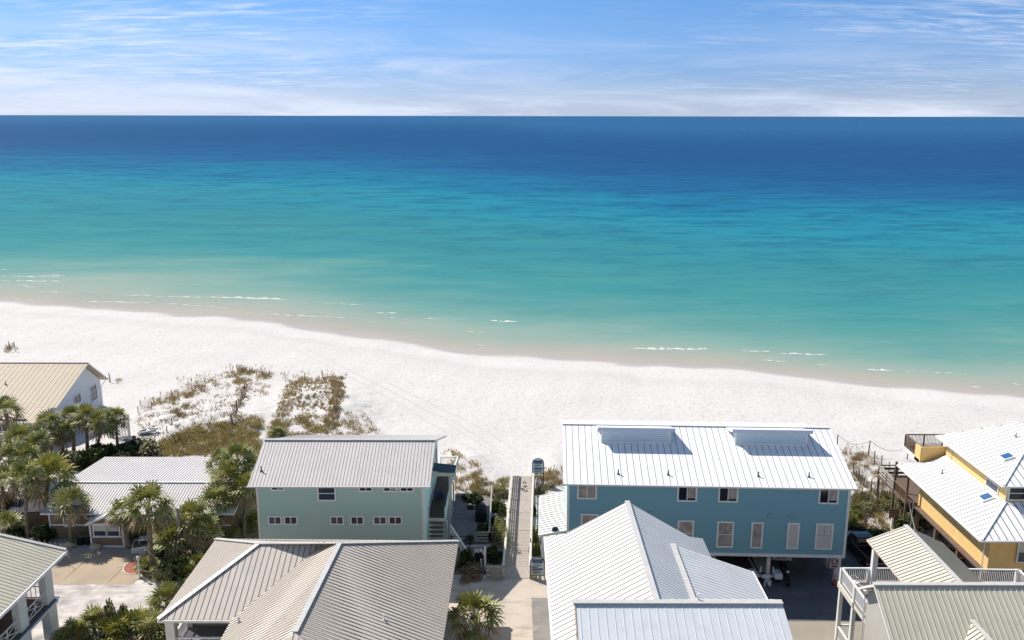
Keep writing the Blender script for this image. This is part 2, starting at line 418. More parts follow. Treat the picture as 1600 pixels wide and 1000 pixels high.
# ---------------------------------------------------------------- world, sun, camera
SUN = Vector((-.74, .573, 1.0)).normalized()
def build_world():
    w = bpy.data.worlds.new('World'); SC.world = w; w.use_nodes = True
    nt = w.node_tree; N = nt.nodes; L = nt.links
    bg = N['Background']; bg.inputs[1].default_value = .083
    sky = N.new('ShaderNodeTexSky'); sky.sky_type = 'NISHITA'; sky.sun_disc = False
    sky.sun_elevation = math.asin(SUN.z); sky.sun_rotation = math.atan2(SUN.x, SUN.y)
    sky.altitude = 0; sky.air_density = 1.0; sky.dust_density = .4; sky.ozone_density = 3.0
    tc = N.new('ShaderNodeTexCoord'); sp = N.new('ShaderNodeSeparateXYZ'); L.new(tc.outputs['Generated'], sp.inputs[0])
    def math_(op, a, b=None, c=None):
        m = N.new('ShaderNodeMath'); m.operation = op
        for i, v in enumerate((a, b, c)):
            if v is None: continue
            if isinstance(v, (int, float)): m.inputs[i].default_value = v
            else: L.new(v, m.inputs[i])
        return m.outputs[0]
    def mr(v, a, b, c=0.0, d=1.0):
        m = N.new('ShaderNodeMapRange'); m.interpolation_type = 'SMOOTHSTEP'; m.inputs[1].default_value = a; m.inputs[2].default_value = b
        m.inputs[3].default_value = c; m.inputs[4].default_value = d; L.new(v, m.inputs[0]); return m.outputs[0]
    z = math_('MAXIMUM', sp.outputs[2], 0.0)
    inv = math_('DIVIDE', 1.0, math_('ADD', z, 0.10))
    cx = math_('MULTIPLY', sp.outputs[0], inv); cy = math_('MULTIPLY', sp.outputs[1], inv)
    cb = N.new('ShaderNodeCombineXYZ'); L.new(cx, cb.inputs[0]); L.new(cy, cb.inputs[1])
    def noise(sc, rot, loc, scale, detail=7, rough=.6, dist=0.0):
        mp = N.new('ShaderNodeMapping'); mp.inputs['Scale'].default_value = sc; mp.inputs['Rotation'].default_value = (0,0,rot); mp.inputs['Location'].default_value = loc
        L.new(cb.outputs[0], mp.inputs[0])
        t = N.new('ShaderNodeTexNoise'); t.inputs['Scale'].default_value = scale; t.inputs['Detail'].default_value = detail
        t.inputs['Roughness'].default_value = rough; t.inputs['Distortion'].default_value = dist
        L.new(mp.outputs[0], t.inputs['Vector']); return t.outputs['Fac']
    big = noise((.35,.5,1), .25, (3.1,.6,0), 1.0, 3)            # where the cirrus lies
    streak = noise((.5,2.4,1), -.12, (1.7,4.2,0), 1.6, 8, .62, .6)
    mott = noise((2.0,6.0,1), .22, (5.0,2.0,0), 1.8, 6, .6, .3)
    cb2 = N.new('ShaderNodeCombineXYZ'); L.new(sp.outputs[0], cb2.inputs[0]); L.new(math_('MULTIPLY', z, 9.0), cb2.inputs[1])
    bank_n = N.new('ShaderNodeTexNoise'); bank_n.inputs['Scale'].default_value = 4.2; bank_n.inputs['Detail'].default_value = 8; bank_n.inputs['Roughness'].default_value = .62; bank_n.inputs['Distortion'].default_value = .5
    L.new(cb2.outputs[0], bank_n.inputs['Vector']); bank = mr(bank_n.outputs['Fac'], .38, .66)
    st = mr(streak, .46, .72)
    mo = mr(mott, .40, .66)
    az = sp.outputs[0]
    left = mr(az, .12, -.38); right = mr(az, .16, .42)
    low = mr(z, .14, .045); high = mr(z, .23, .15)
    band_l = math_('MULTIPLY', left, mr(z, .17, .13))
    band_r = math_('MULTIPLY', right, math_('MULTIPLY', mr(z, .155, .115), mr(z, .03, .08)))
    hor = mr(z, .050, .002)
    mask = math_('MAXIMUM', math_('MAXIMUM', band_l, band_r), math_('MULTIPLY', low, .55))
    tex = math_('ADD', math_('MULTIPLY', st, .50), math_('MULTIPLY', mo, .50))
    cl = math_('MULTIPLY', tex, math_('MULTIPLY', mr(big, .36, .60), mask))
    wisp = math_('MULTIPLY', mr(streak, .60, .76), math_('MULTIPLY', mr(big, .42, .62), .55))
    cl = math_('MAXIMUM', cl, wisp)
    cl = math_('MAXIMUM', cl, math_('MULTIPLY', hor, math_('ADD', math_('MULTIPLY', bank, .55), .35)))
    cl = math_('MAXIMUM', cl, math_('MULTIPLY', math_('MULTIPLY', bank, mr(z, .115, .03)), math_('ADD', math_('MULTIPLY', left, .5), .35)))
    cl = math_('MINIMUM', cl, .9)
    tint = N.new('ShaderNodeMix'); tint.data_type = 'RGBA'; tint.blend_type = 'MULTIPLY'; tint.inputs[0].default_value = 1
    L.new(sky.outputs[0], tint.inputs[6]); low_t = math_('MAXIMUM', mr(z, .24, .40), mr(sp.outputs[1], .35, -.15))
    tc2 = N.new('ShaderNodeMix'); tc2.data_type = 'RGBA'; L.new(low_t, tc2.inputs[0])
    tc3 = N.new('ShaderNodeMix'); tc3.data_type = 'RGBA'; L.new(mr(z, .0, .16), tc3.inputs[0]); tc3.inputs[6].default_value = (.46,.64,1.2,1); tc3.inputs[7].default_value = (.40,.65,1.0,1)
    L.new(tc3.outputs[2], tc2.inputs[6]); tc2.inputs[7].default_value = (1.25,1.2,1.15,1); L.new(tc2.outputs[2], tint.inputs[7])
    mx = N.new('ShaderNodeMix'); mx.data_type = 'RGBA'; L.new(cl, mx.inputs[0]); L.new(tint.outputs[2], mx.inputs[6])
    mx.inputs[7].default_value = (7.0,7.6,9.0,1)
    L.new(mx.outputs[2], bg.inputs[0])
    s = bpy.data.lights.new('sun', 'SUN'); s.energy = 4.3; s.angle = math.radians(.53); s.color = (1,.945,.86)
    o = bpy.data.objects.new('sun', s); COL.objects.link(o); o.rotation_euler = (-SUN).to_track_quat('-Z', 'Y').to_euler()
    c = bpy.data.cameras.new('camera'); co = bpy.data.objects.new('camera', c); COL.objects.link(co)
    c.sensor_width = 36; c.lens = 36*F/1600; c.clip_end = 200000; c.clip_start = .5
    co.location = (0,0,H)
    m = Matrix.Rotation(PI/2-P, 4, 'X') @ Matrix.Rotation(R, 4, 'Z')
    co.matrix_world = Matrix.Translation((0,0,H)) @ m
    SC.camera = co
    SC.view_settings.view_transform = 'Standard'; SC.view_settings.look = 'None'
    SC.view_settings.exposure = 0.5; SC.view_settings.gamma = 1
build_world()

# ---------------------------------------------------------------- sand terrain
def grid_object(name, xs, ys, zfun, material, attrs):
    X, Y_ = np.meshgrid(xs, ys); Zv = zfun(X, Y_)
    nx, ny = len(xs), len(ys)
    co = np.stack([X, Y_, Zv], -1).reshape(-1, 3)
    i = np.arange((nx-1)*(ny-1)); r = i//(nx-1); c = i % (nx-1); a = r*nx+c
    f = np.stack([a, a+1, a+nx+1, a+nx], -1)
    me = bpy.data.meshes.new(name)
    me.vertices.add(len(co)); me.vertices.foreach_set('co', co.ravel())
    me.loops.add(f.size); me.loops.foreach_set('vertex_index', f.ravel())
    me.polygons.add(len(f)); me.polygons.foreach_set('loop_start', np.arange(0, f.size, 4)); me.polygons.foreach_set('loop_total', np.full(len(f), 4))
    me.update(calc_edges=True)
    me.polygons.foreach_set('use_smooth', np.ones(len(f), bool))
    for n, fn in attrs.items():
        at = me.attributes.new(n, 'FLOAT', 'POINT'); at.data.foreach_set('value', fn(X, Y_).ravel().astype(np.float32))
    me.materials.append(material)
    o = bpy.data.objects.new(name, me); COL.objects.link(o); struct(o); return o
def sand_material():
    m = bpy.data.materials.new('beach_sand'); m.use_nodes = True
    nt = m.node_tree; N = nt.nodes; L = nt.links; b = N['Principled BSDF']
    b.inputs['Roughness'].default_value = .9; b.inputs['Specular IOR Level'].default_value = .15
    g = N.new('ShaderNodeNewGeometry')
    def nz(scale, det=6, vs=(1,1,1), rot=0.0):
        mp = N.new('ShaderNodeMapping'); mp.inputs['Scale'].default_value = vs; mp.inputs['Rotation'].default_value = (0,0,rot); L.new(g.outputs['Position'], mp.inputs[0])
        t = N.new('ShaderNodeTexNoise'); t.inputs['Scale'].default_value = scale; t.inputs['Detail'].default_value = det; L.new(mp.outputs[0], t.inputs['Vector']); return t.outputs['Fac']
    def mr(v, a, c, d=0.0, e=1.0):
        r = N.new('ShaderNodeMapRange'); r.inputs[1].default_value = a; r.inputs[2].default_value = c; r.inputs[3].default_value = d; r.inputs[4].default_value = e; L.new(v, r.inputs[0]); return r.outputs[0]
    def mix(fac, a, c):
        x = N.new('ShaderNodeMix'); x.data_type = 'RGBA'; L.new(fac, x.inputs[0])
        for s, v in ((6, a), (7, c)):
            if hasattr(v, 'is_output'): L.new(v, x.inputs[s])
            else: x.inputs[s].default_value = (*v, 1)
        return x.outputs[2]
    def mul(a, c):
        x = N.new('ShaderNodeMath'); x.operation = 'MULTIPLY'
        for i, v in enumerate((a, c)):
            if hasattr(v, 'is_output'): L.new(v, x.inputs[i])
            else: x.inputs[i].default_value = v
        return x.outputs[0]
    c = mix(mr(nz(.06, 4, (1,2,1)), .35, .65), (.595,.56,.53), (.56,.53,.50))
    # footprints: darker scuffed hollows
    fp = mr(nz(2.3, 4, (1,.6,1), .5), .54, .66)
    c = mix(mul(fp, .55), c, (.44,.405,.385))
    at = N.new('ShaderNodeAttribute'); at.attribute_name = 'inland'
    ad = N.new('ShaderNodeMath'); ad.operation = 'ADD'; L.new(at.outputs['Fac'], ad.inputs[0]); L.new(mr(nz(.12, 5, (.6,1,1)), .3, .7, -1.3, 1.3), ad.inputs[1])
    wrack = mul(mul(mr(ad.outputs[0], 9, 12), mr(ad.outputs[0], 17, 13)), .5)
    c = mix(wrack, c, (.50,.465,.455))
    wet = mr(ad.outputs[0], 3.6, 1.6)
    c = mix(wet, c, (.40,.36,.33))
    L.new(c, b.inputs['Base Color'])
    L.new(mr(wet, 0, 1, .9, .45), b.inputs['Roughness'])
    bp = N.new('ShaderNodeBump'); bp.inputs['Distance'].default_value = .10; L.new(mr(ad.outputs[0], 3, 8, .03, .75), bp.inputs['Strength'])
    a2 = N.new('ShaderNodeMath'); a2.operation = 'ADD'; L.new(nz(1.7, 3), a2.inputs[0]); L.new(mul(nz(.55, 2, (1,1,1)), 1.2), a2.inputs[1])
    L.new(a2.outputs[0], bp.inputs['Height']); L.new(bp.outputs[0], b.inputs['Normal'])
    return m
def cat_(*a): return np.unique(np.round(np.concatenate(a), 4))
xs = cat_(np.arange(-900, -160, 40), np.arange(-160, -115, 3), np.arange(-115, 95, .55), np.arange(95, 160, 3), np.arange(160, 901, 40))
ys = cat_(np.arange(-250, 40, 20), np.arange(40, 76, 3), np.arange(76, 130, .5), np.arange(130, 200, 1.0), np.arange(200, 401, 20))
grid_object('beach_sand', xs, ys, height, sand_material(), {'inland': lambda x, y: shore_s(x)-y})

# ---------------------------------------------------------------- sea
def sea_material():
    m = bpy.data.materials.new('sea_water'); m.use_nodes = True
    nt = m.node_tree; N = nt.nodes; L = nt.links; N.remove(N['Principled BSDF']); out = N['Material Output']
    g = N.new('ShaderNodeNewGeometry')
    def nz(scale, det, vs, rot=0.0, rough=.55, dist=0.0):
        mp = N.new('ShaderNodeMapping'); mp.inputs['Scale'].default_value = vs; mp.inputs['Rotation'].default_value = (0,0,rot); L.new(g.outputs['Position'], mp.inputs[0])
        t = N.new('ShaderNodeTexNoise'); t.inputs['Scale'].default_value = scale; t.inputs['Detail'].default_value = det; t.inputs['Roughness'].default_value = rough; t.inputs['Distortion'].default_value = dist
        L.new(mp.outputs[0], t.inputs['Vector']); return t.outputs['Fac']
    def M2(op, a, c):
        x = N.new('ShaderNodeMath'); x.operation = op
        for i, v in enumerate((a, c)):
            if hasattr(v, 'is_output'): L.new(v, x.inputs[i])
            else: x.inputs[i].default_value = v
        return x.outputs[0]
    def mr(v, a, c, d=0.0, e=1.0):
        r = N.new('ShaderNodeMapRange'); r.inputs[1].default_value = a; r.inputs[2].default_value = c; r.inputs[3].default_value = d; r.inputs[4].default_value = e; L.new(v, r.inputs[0]); return r.outputs[0]
    at = N.new('ShaderNodeAttribute'); at.attribute_name = 'offshore'          # distance out relative to the beach: stands for depth
    lg = M2('DIVIDE', M2('LOGARITHM', at.outputs['Fac'], 2.0), 5.0)
    warp = mr(nz(.006, 5, (.8,1.6,1), .06), .3, .7, -.045, .045)
    fine = mr(nz(.05, 8, (.45,1.2,1), .05, .7), .3, .7, -.030, .030)
    amp = mr(lg, .01, .12, .15, 1.0)
    t = M2('ADD', lg, M2('MULTIPLY', M2('ADD', warp, fine), amp))
    cr = N.new('ShaderNodeValToRGB'); L.new(t, cr.inputs[0])
    def s2l(c): return tuple(((x/255)/12.92 if x/255 < .04045 else ((x/255+.055)/1.055)**2.4) for x in c)
    stops = [(0,(170,162,150)),(.010,(158,158,145)),(.020,(146,158,144)),(.040,(122,152,140)),(.065,(94,142,134)),(.105,(64,132,131)),(.163,(52,124,129)),
             (.24,(44,124,136)),(.285,(38,124,142)),(.335,(28,110,138)),(.40,(29,90,130)),(.47,(26,80,123)),(.56,(26,74,117)),(.72,(27,76,120)),(1,(42,92,134))]
    e = cr.color_ramp.elements
    while len(e) < len(stops): e.new(.5)
    for el, (p, c) in zip(e, stops):
        el.position = p
    for el, (p, c) in zip(e, stops): el.color = (*s2l(c), 1)
    # darker swell patches on the bar
    sw = M2('MULTIPLY', mr(nz(.045, 8, (.35,1.4,1), .10, .72), .50, .66), M2('MULTIPLY', mr(lg, .12, .24), mr(lg, .60, .34)))
    swr = M2('MULTIPLY', sw, .40)
    mx = N.new('ShaderNodeMix'); mx.data_type = 'RGBA'; L.new(swr, mx.inputs[0]); L.new(cr.outputs[0], mx.inputs[6]); mx.inputs[7].default_value = (.012,.16,.24,1)
    # short dark wavelets over everything
    wv = mr(nz(.07, 10, (.5,1.0,1), .04, .78), .47, .62)
    wv2 = M2('MULTIPLY', wv, mr(lg, .08, .32, .06, .62))
    mx2 = N.new('ShaderNodeMix'); mx2.data_type = 'RGBA'; mx2.blend_type = 'MIX'; L.new(wv2, mx2.inputs[0]); L.new(mx.outputs[2], mx2.inputs[6]); mx2.inputs[7].default_value = (.006,.055,.125,1)
    d = N.new('ShaderNodeBsdfDiffuse'); L.new(mx2.outputs[2], d.inputs[0])
    gl = N.new('ShaderNodeBsdfGlossy'); gl.inputs['Roughness'].default_value = .22
    ms = N.new('ShaderNodeMixShader'); ms.inputs[0].default_value = .07
    bp = N.new('ShaderNodeBump'); bp.inputs['Strength'].default_value = .8; bp.inputs['Distance'].default_value = .35
    hh = M2('ADD', nz(.30, 6, (.3,1.0,1), .05, .6), M2('MULTIPLY', nz(.05, 3, (.25,1.0,1), .08), 2.5))
    hh = M2('MULTIPLY', hh, mr(lg, .0, .12, .12, 1.0))
    L.new(hh, bp.inputs['Height']); L.new(bp.outputs[0], gl.inputs['Normal']); L.new(bp.outputs[0], d.inputs['Normal'])
    L.new(d.outputs[0], ms.inputs[1]); L.new(gl.outputs[0], ms.inputs[2]); L.new(ms.outputs[0], out.inputs[0])
    return m
gx = []; v = 420.0
while v < 90000: gx.append(v); v *= 1.25
gx = np.array(gx)
xs = cat_(-gx, np.arange(-400, -130, 10), np.arange(-130, 110, 2.0), np.arange(110, 401, 10), gx)
gy = []; v = 232.0
while v < 140000: gy.append(v); v *= 1.05
ys = cat_(np.arange(108, 230, 1.5), np.array(gy))
def offs(x, y): return np.maximum(y/np.interp(x, [-2000,-400,-110.9,-79.2,-50.5,-23,0,21,40.4,57.4,73.5,400,2000], [235,210,190.2,180.6,172.4,156.4,144.2,141.6,136,128.5,122.9,100,95]), 1.0)
grid_object('sea', xs, ys, lambda x, y: np.full_like(x, -1.0), sea_material(), {'offshore': offs})

# foam: thin ragged strips where small waves break
def foam():
    rnd = random.Random(3); mb = MB()
    runs = [(0,101,432,433,1.1),(0,104,438,440,1.4),(0,14,421,421,.8),(58,104,430,431,1.2),(22,45,445,446,.7),(60,108,455,458,.7),(120,250,471,474,.8),(135,220,471,473,.8),
            (190,240,461,462,1.0),(235,345,463,465,1.0),(330,450,464,468,2.8),(255,370,474,482,.8),(376,490,489,494,.8),(430,560,492,497,.6),
            (500,530,473,475,.8),(585,622,488,490,1.0),(530,570,474,477,.7),(765,812,501,503,2.0),(660,690,497,499,.6),(720,775,517,521,.6),(740,760,538,541,.7),
            (985,1115,545,546,2.2),(1160,1205,548,550,1.1),(1218,1296,552,555,1.5),(1187,1236,563,565,.8),(1275,1297,569,572,.8),(1352,1400,577,580,1.4),(1400,1520,579,585,.5),
            (1508,1540,604,606,.8),(1580,1600,600,602,.7),(600,640,496,499,.5),(0,60,466,469,.5),(30,60,448,449,.6)]
    for x0, x1, y0, y1, w in runs:
        n = max(4, int((x1-x0)/3))
        prev = None
        for i in range(n+1):
            t = i/n; px = x0+(x1-x0)*t; py = y0+(y1-y0)*t+math.sin(px*.13)*.4
            c = atz(px, py, -1+.02)
            ww = w*.36*(math.sin(PI*min(1, max(0, t)))**.5)*rnd.uniform(.35, 1.15)
            a = c+Vector((0,-ww*.5,0)); b = c+Vector((0,ww*(1.1+.7*math.sin(px*.31)),0))
            top = c+Vector((0,0,.12*min(1, ww)))
            if prev and rnd.random() < .97:
                pa, pt, pb = prev
                mb.add([pa, a, top, pt], [(0,1,2,3)]); mb.add([pt, top, b, pb], [(0,1,2,3)])
            prev = (a, top, b)
    mat('foam', (.58,.59,.57), .8)
    o = mb.build('sea_foam', 'foam'); tag(o, 'thin broken white foam lines along the shallow shore', 'foam', kind='stuff')
foam()

# ---------------------------------------------------------------- paved ground
def sheet(name, pts, z, m, th=None):
    mb = MB()
    pts = [Vector((p[0], p[1], z)) for p in pts]
    if th: mb.extrude(pts, (0,0,-th)) if False else mb.extrude([p for p in pts], (0,0,-th))
    else: mb.add(pts, [tuple(range(len(pts)))])
    o = mb.build(name, m); struct(o); return o
sheet('road', [(-140,59.4),(-8.2,59.4),(-8.2,67.75),(-140,67.75)], .010, 'road_sandy')
sheet('driveway', [(-42.2,67.6),(-31.5,67.6),(-31.3,69.0),(-32.4,71.2),(-32.1,73.3),(-42.2,73.4)], .018, 'concrete')
sheet('gravel_strip', [(-48,73.2),(-28.5,73.2),(-28.5,79.5),(-48,79.5)], .006, 'gravel')
def joints():
    mb = MB()
    for a, b in (((100,905),(150,862)),((168,911),(213,866)),((224,911),(262,880)),((182,886),(226,886)),((90,868),(90,868.1)),((112,885),(118,891))):
        p = atz(*a, .022); q = atz(*b, .022)
        if (p-q).length > .5: mb.beam(p, q, .05, .004)
    struct(mb.build('driveway_joints', 'joint'))
    q = [atz(*p, 0) for p in ((170,929),(186,932),(196,930),(212,932),(238,934),(254,934),(140,928),(146,930))]
joints()
# red brick apron with a kerb round the planting bed
def apron():
    c = atz(216, 884, 0); pts = []
    for i in range(24):
        a = 2*PI*i/24; pts.append((c.x+1.25*math.cos(a)+.1, c.y+1.55*math.sin(a)))
    sheet('brick_apron', pts, .030, 'brick_red')
    mb = MB()
    for i in range(24):
        p = pts[i]; q = pts[(i+1) % 24]
        if math.cos(2*PI*(i+.5)/24) < .25: mb.beam((p[0],p[1],.03), (q[0],q[1],.03), .14, .05)
    mb.build('apron_edging', 'kerb')['kind'] = 'structure'
    k = MB(); ks = [att(*p) for p in ((222,868),(216,884),(215,893),(222,902),(236,908),(252,911),(272,911),(300,911))]
    for i in range(len(ks)-1): k.beam(ks[i]+Vector((0,0,.06)), ks[i+1]+Vector((0,0,.06)), .18, .16)
    k.build('kerb', 'kerb')['kind'] = 'structure'
    sheet('planting_bed', [(-31.4,68.4),(-22.5,67.9),(-21.5,79),(-31.5,78.5),(-32.2,71.0)], .012, 'soil')
apron()
def paint_marks():
    mb = MB()
    for a, b in (((147,931),(158,934)),((186,932),(198,930)),((210,931),(224,930)),((240,931),(252,929)),((137,912),(150,916))):
        p = atz(*a, .016); q = atz(*b, .016)
        mb.beam(p, q, .35, .003)
    struct(mb.build('road_markings', 'paint_line'))
paint_marks()
sheet('concrete_court', [(-8.0,45),(1.60,45),(1.60,68.75),(-2.6,68.75),(-8.0,71.4)], .014, 'concrete_sandy')
sheet('asphalt_strip', [(1.62,45),(3.3,45),(3.3,65.6),(-.2+1.82,65.6)], .016, 'asphalt_grey')
sheet('sand_verge', [(1.5,65.62),(3.4,65.62),(4.4,72.5),(1.5,70.0)], .012, 'concrete_sandy')
sheet('parking_sunlit', [(3.32,40),(60,40),(60,62.05),(3.32,62.35)], .010, 'asphalt_sunlit')  # sunlit half of the lot, cut off at the blue house's shadow edge
sheet('parking_shaded', [(3.32,62.37),(60,62.07),(36,70.5),(33.2,76.2),(4.4,76.2),(4.4,66),(3.32,65)], .010, 'asphalt')  # half of the lot under the house shadow, coloured darker for it
# ================================================================ HOUSES
def wallbox(parent, a, b, m, name='wall', **k):
    mb = MB(); mb.box(a, b); return mb.build(name, m, parent, **k)
def downspout(parent, pts, m='white_paint', r=.05):
    mb = MB()
    for i in range(len(pts)-1): mb.tube(pts[i], pts[i+1], r, r, 6)
    return mb.build('downspout', m, parent)

# ---- teal house ------------------------------------------------
def teal_house():
    t = thing('beach_house', 'teal two storey beach house with a grey ribbed roof and side walkway', 'house', (-14,78,0))
    x0, x1 = -21.3, -7.5
    prof = [(69.9,0),(69.9,7.95),(74.4,9.98),(85.3,6.45),(85.3,0)]
    mb = MB(); mb.extrude([(x0,y,z) for y, z in prof], (x1-x0-.004,0,0)); mb.build('wall', 'wall_teal', t)
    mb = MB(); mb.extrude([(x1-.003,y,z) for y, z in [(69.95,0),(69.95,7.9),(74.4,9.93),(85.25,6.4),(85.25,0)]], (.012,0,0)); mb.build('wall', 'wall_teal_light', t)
    tr = MB()
    for x in (x0, x1): tr.box((x-.09,69.86,0),(x+.09,69.99,7.85))
    tr.box((x1-.02,69.92,0),(x1+.03,70.1,7.8)); tr.box((x0,69.84,-.0),(x1,69.93,.25))
    tr.build('corner_trim', 'trim_cream', t)
    faces = [([(-21.95,69.5,8.0),(-6.8,69.5,8.0),(-6.7,74.4,10.2),(-21.75,74.4,10.2)], (0,-1,-.45), .285),
             ([(-21.75,74.4,10.2),(-6.7,74.4,10.2),(-6.6,85.9,6.45),(-21.7,85.9,6.45)], (0,1,-.33), .285)]
    r = roof(t, faces, ['roof_warm_grey','seam_brown','trim_cream'], caps=[((-21.75,74.4,10.2),(-6.7,74.4,10.2))], w=.03, h=.025, capw=.3)
    g = MB(); g.beam((-22.0,69.42,7.93),(-6.75,69.42,7.93),.13,.12); g.build('gutter', 'trim_grey', t)
    vent(t, (aty(411,735,71.5).x, 71.0, 8.68))
    P0 = (0,69.9,0)
    def W(px, py): p = aty(px, py, 69.85); return p.x, p.z
    zb = W(571,768)[1]
    for px, b, bl in ((434,766.8,('half_top','blind')),(571.5,768.3,None),(609.5,768.6,('half_top','blind')),(635.7,768.7,None)):
        x, z = W(px, b); hh = min(.84, 7.84-z); window(t, 'front', 69.9, x, z+hh/2, 1.18, hh, 'slider', 'glass_dark', blind=None if bl is None else ('right','blind'))
    x, z = W(510.8, 782.8); hh = min(1.76, 7.84-z); window(t, 'front', 69.9, x, z+hh/2, 1.55, hh, 'hung', 'glass_blue')
    for i, px in enumerate((429.4,454.2,526.4,557.9,593.6,617.6)):
        x, z = W(px, 813.2); window(t, 'front', 69.9, x, z, 1.17, .80, 'slider', 'glass_dark' if i % 2 else 'glass_blue')
    # right side windows (plane x = x1)
    for px, py, w, h in ((676.8,769,1.0,1.1),(669.8,800,1.0,1.3),(681.5,715,1.6,2.0)):
        p = atplane(px, py, (x1+.05,0,0), (1,0,0)); window(t, 'right', x1+.01, p.y, p.z, w, h, 'hung', 'glass_dark')
    # lamp boxes on the wall ends
    # side walkway, its parapet, porch roof, stairs
    deckfloor(t, x1+.02, -6.05, 74.6, 86.8, 2.7, 'deck_brown', 'y', .14)
    b = MB(); b.box((x1+.02,74.5,2.42),(-5.95,74.6,2.72)); b.build('deck_rim', 'trim_cream', t)
    mb = MB(); mb.box((-6.05,74.6,2.45),(-5.95,80.3,3.75)); mb.build('parapet', 'wall_teal_light', t)
    railing(t, (-6.0,80.4,2.7), (-5.55,86.8,2.7), 1.05, 'white_paint', 3.2)
    railing(t, (-7.3,86.8,2.7), (-5.55,86.8,2.7), 1.05, 'white_paint', 1.8)
    mb = MB(); mb.beam((-6.0,74.5,3.8),(-6.0,80.4,3.8),.16,.06); mb.build('handrail', 'seam_dark', t)
    for y in (74.7,78.5,80.1,83.4,86.6):
        c = MB(); c.box((-5.90,y-.08,0),(-5.74,y+.08,5.3 if 78 < y < 81 else 2.45)); c.build('post', 'trim_cream', t)
    mb = MB(); roof_poly = [(-7.4,78.4,5.75),(-5.3,78.4,5.5),(-5.3,80.25,5.5),(-7.4,80.25,5.75)]
    mb.extrude(roof_poly, (0,0,-.12)); mb.build('porch_roof', 'navy_roof', t)
    mb = MB(); mb.box((-7.45,78.25,5.2),(-5.25,78.37,5.5)); mb.build('porch_beam', 'trim_cream', t)
    s = MB()
    n = 9
    for i in range(n):
        y = 74.5-.30*i; z = 2.7-.28*(i+1)
        s.box((x1+.15,y-.30,z-.05),(-6.1,y,z)); s.box((x1+.2,y-.03,z-.26),(-6.15,y-.005,z-.05), 1)
    s.build('stairs', ['deck_brown','soil'], t)
    railing(t, (-5.5,74.3,1.25), (-4.0,71.9,0.15), .95, 'white_paint', 1.6, bal=.14)
    railing(t, (-6.5,72.1,.55), (-5.4,70.9,.05), .9, 'white_paint', 1.6, bal=.14)
    return t
teal_house()

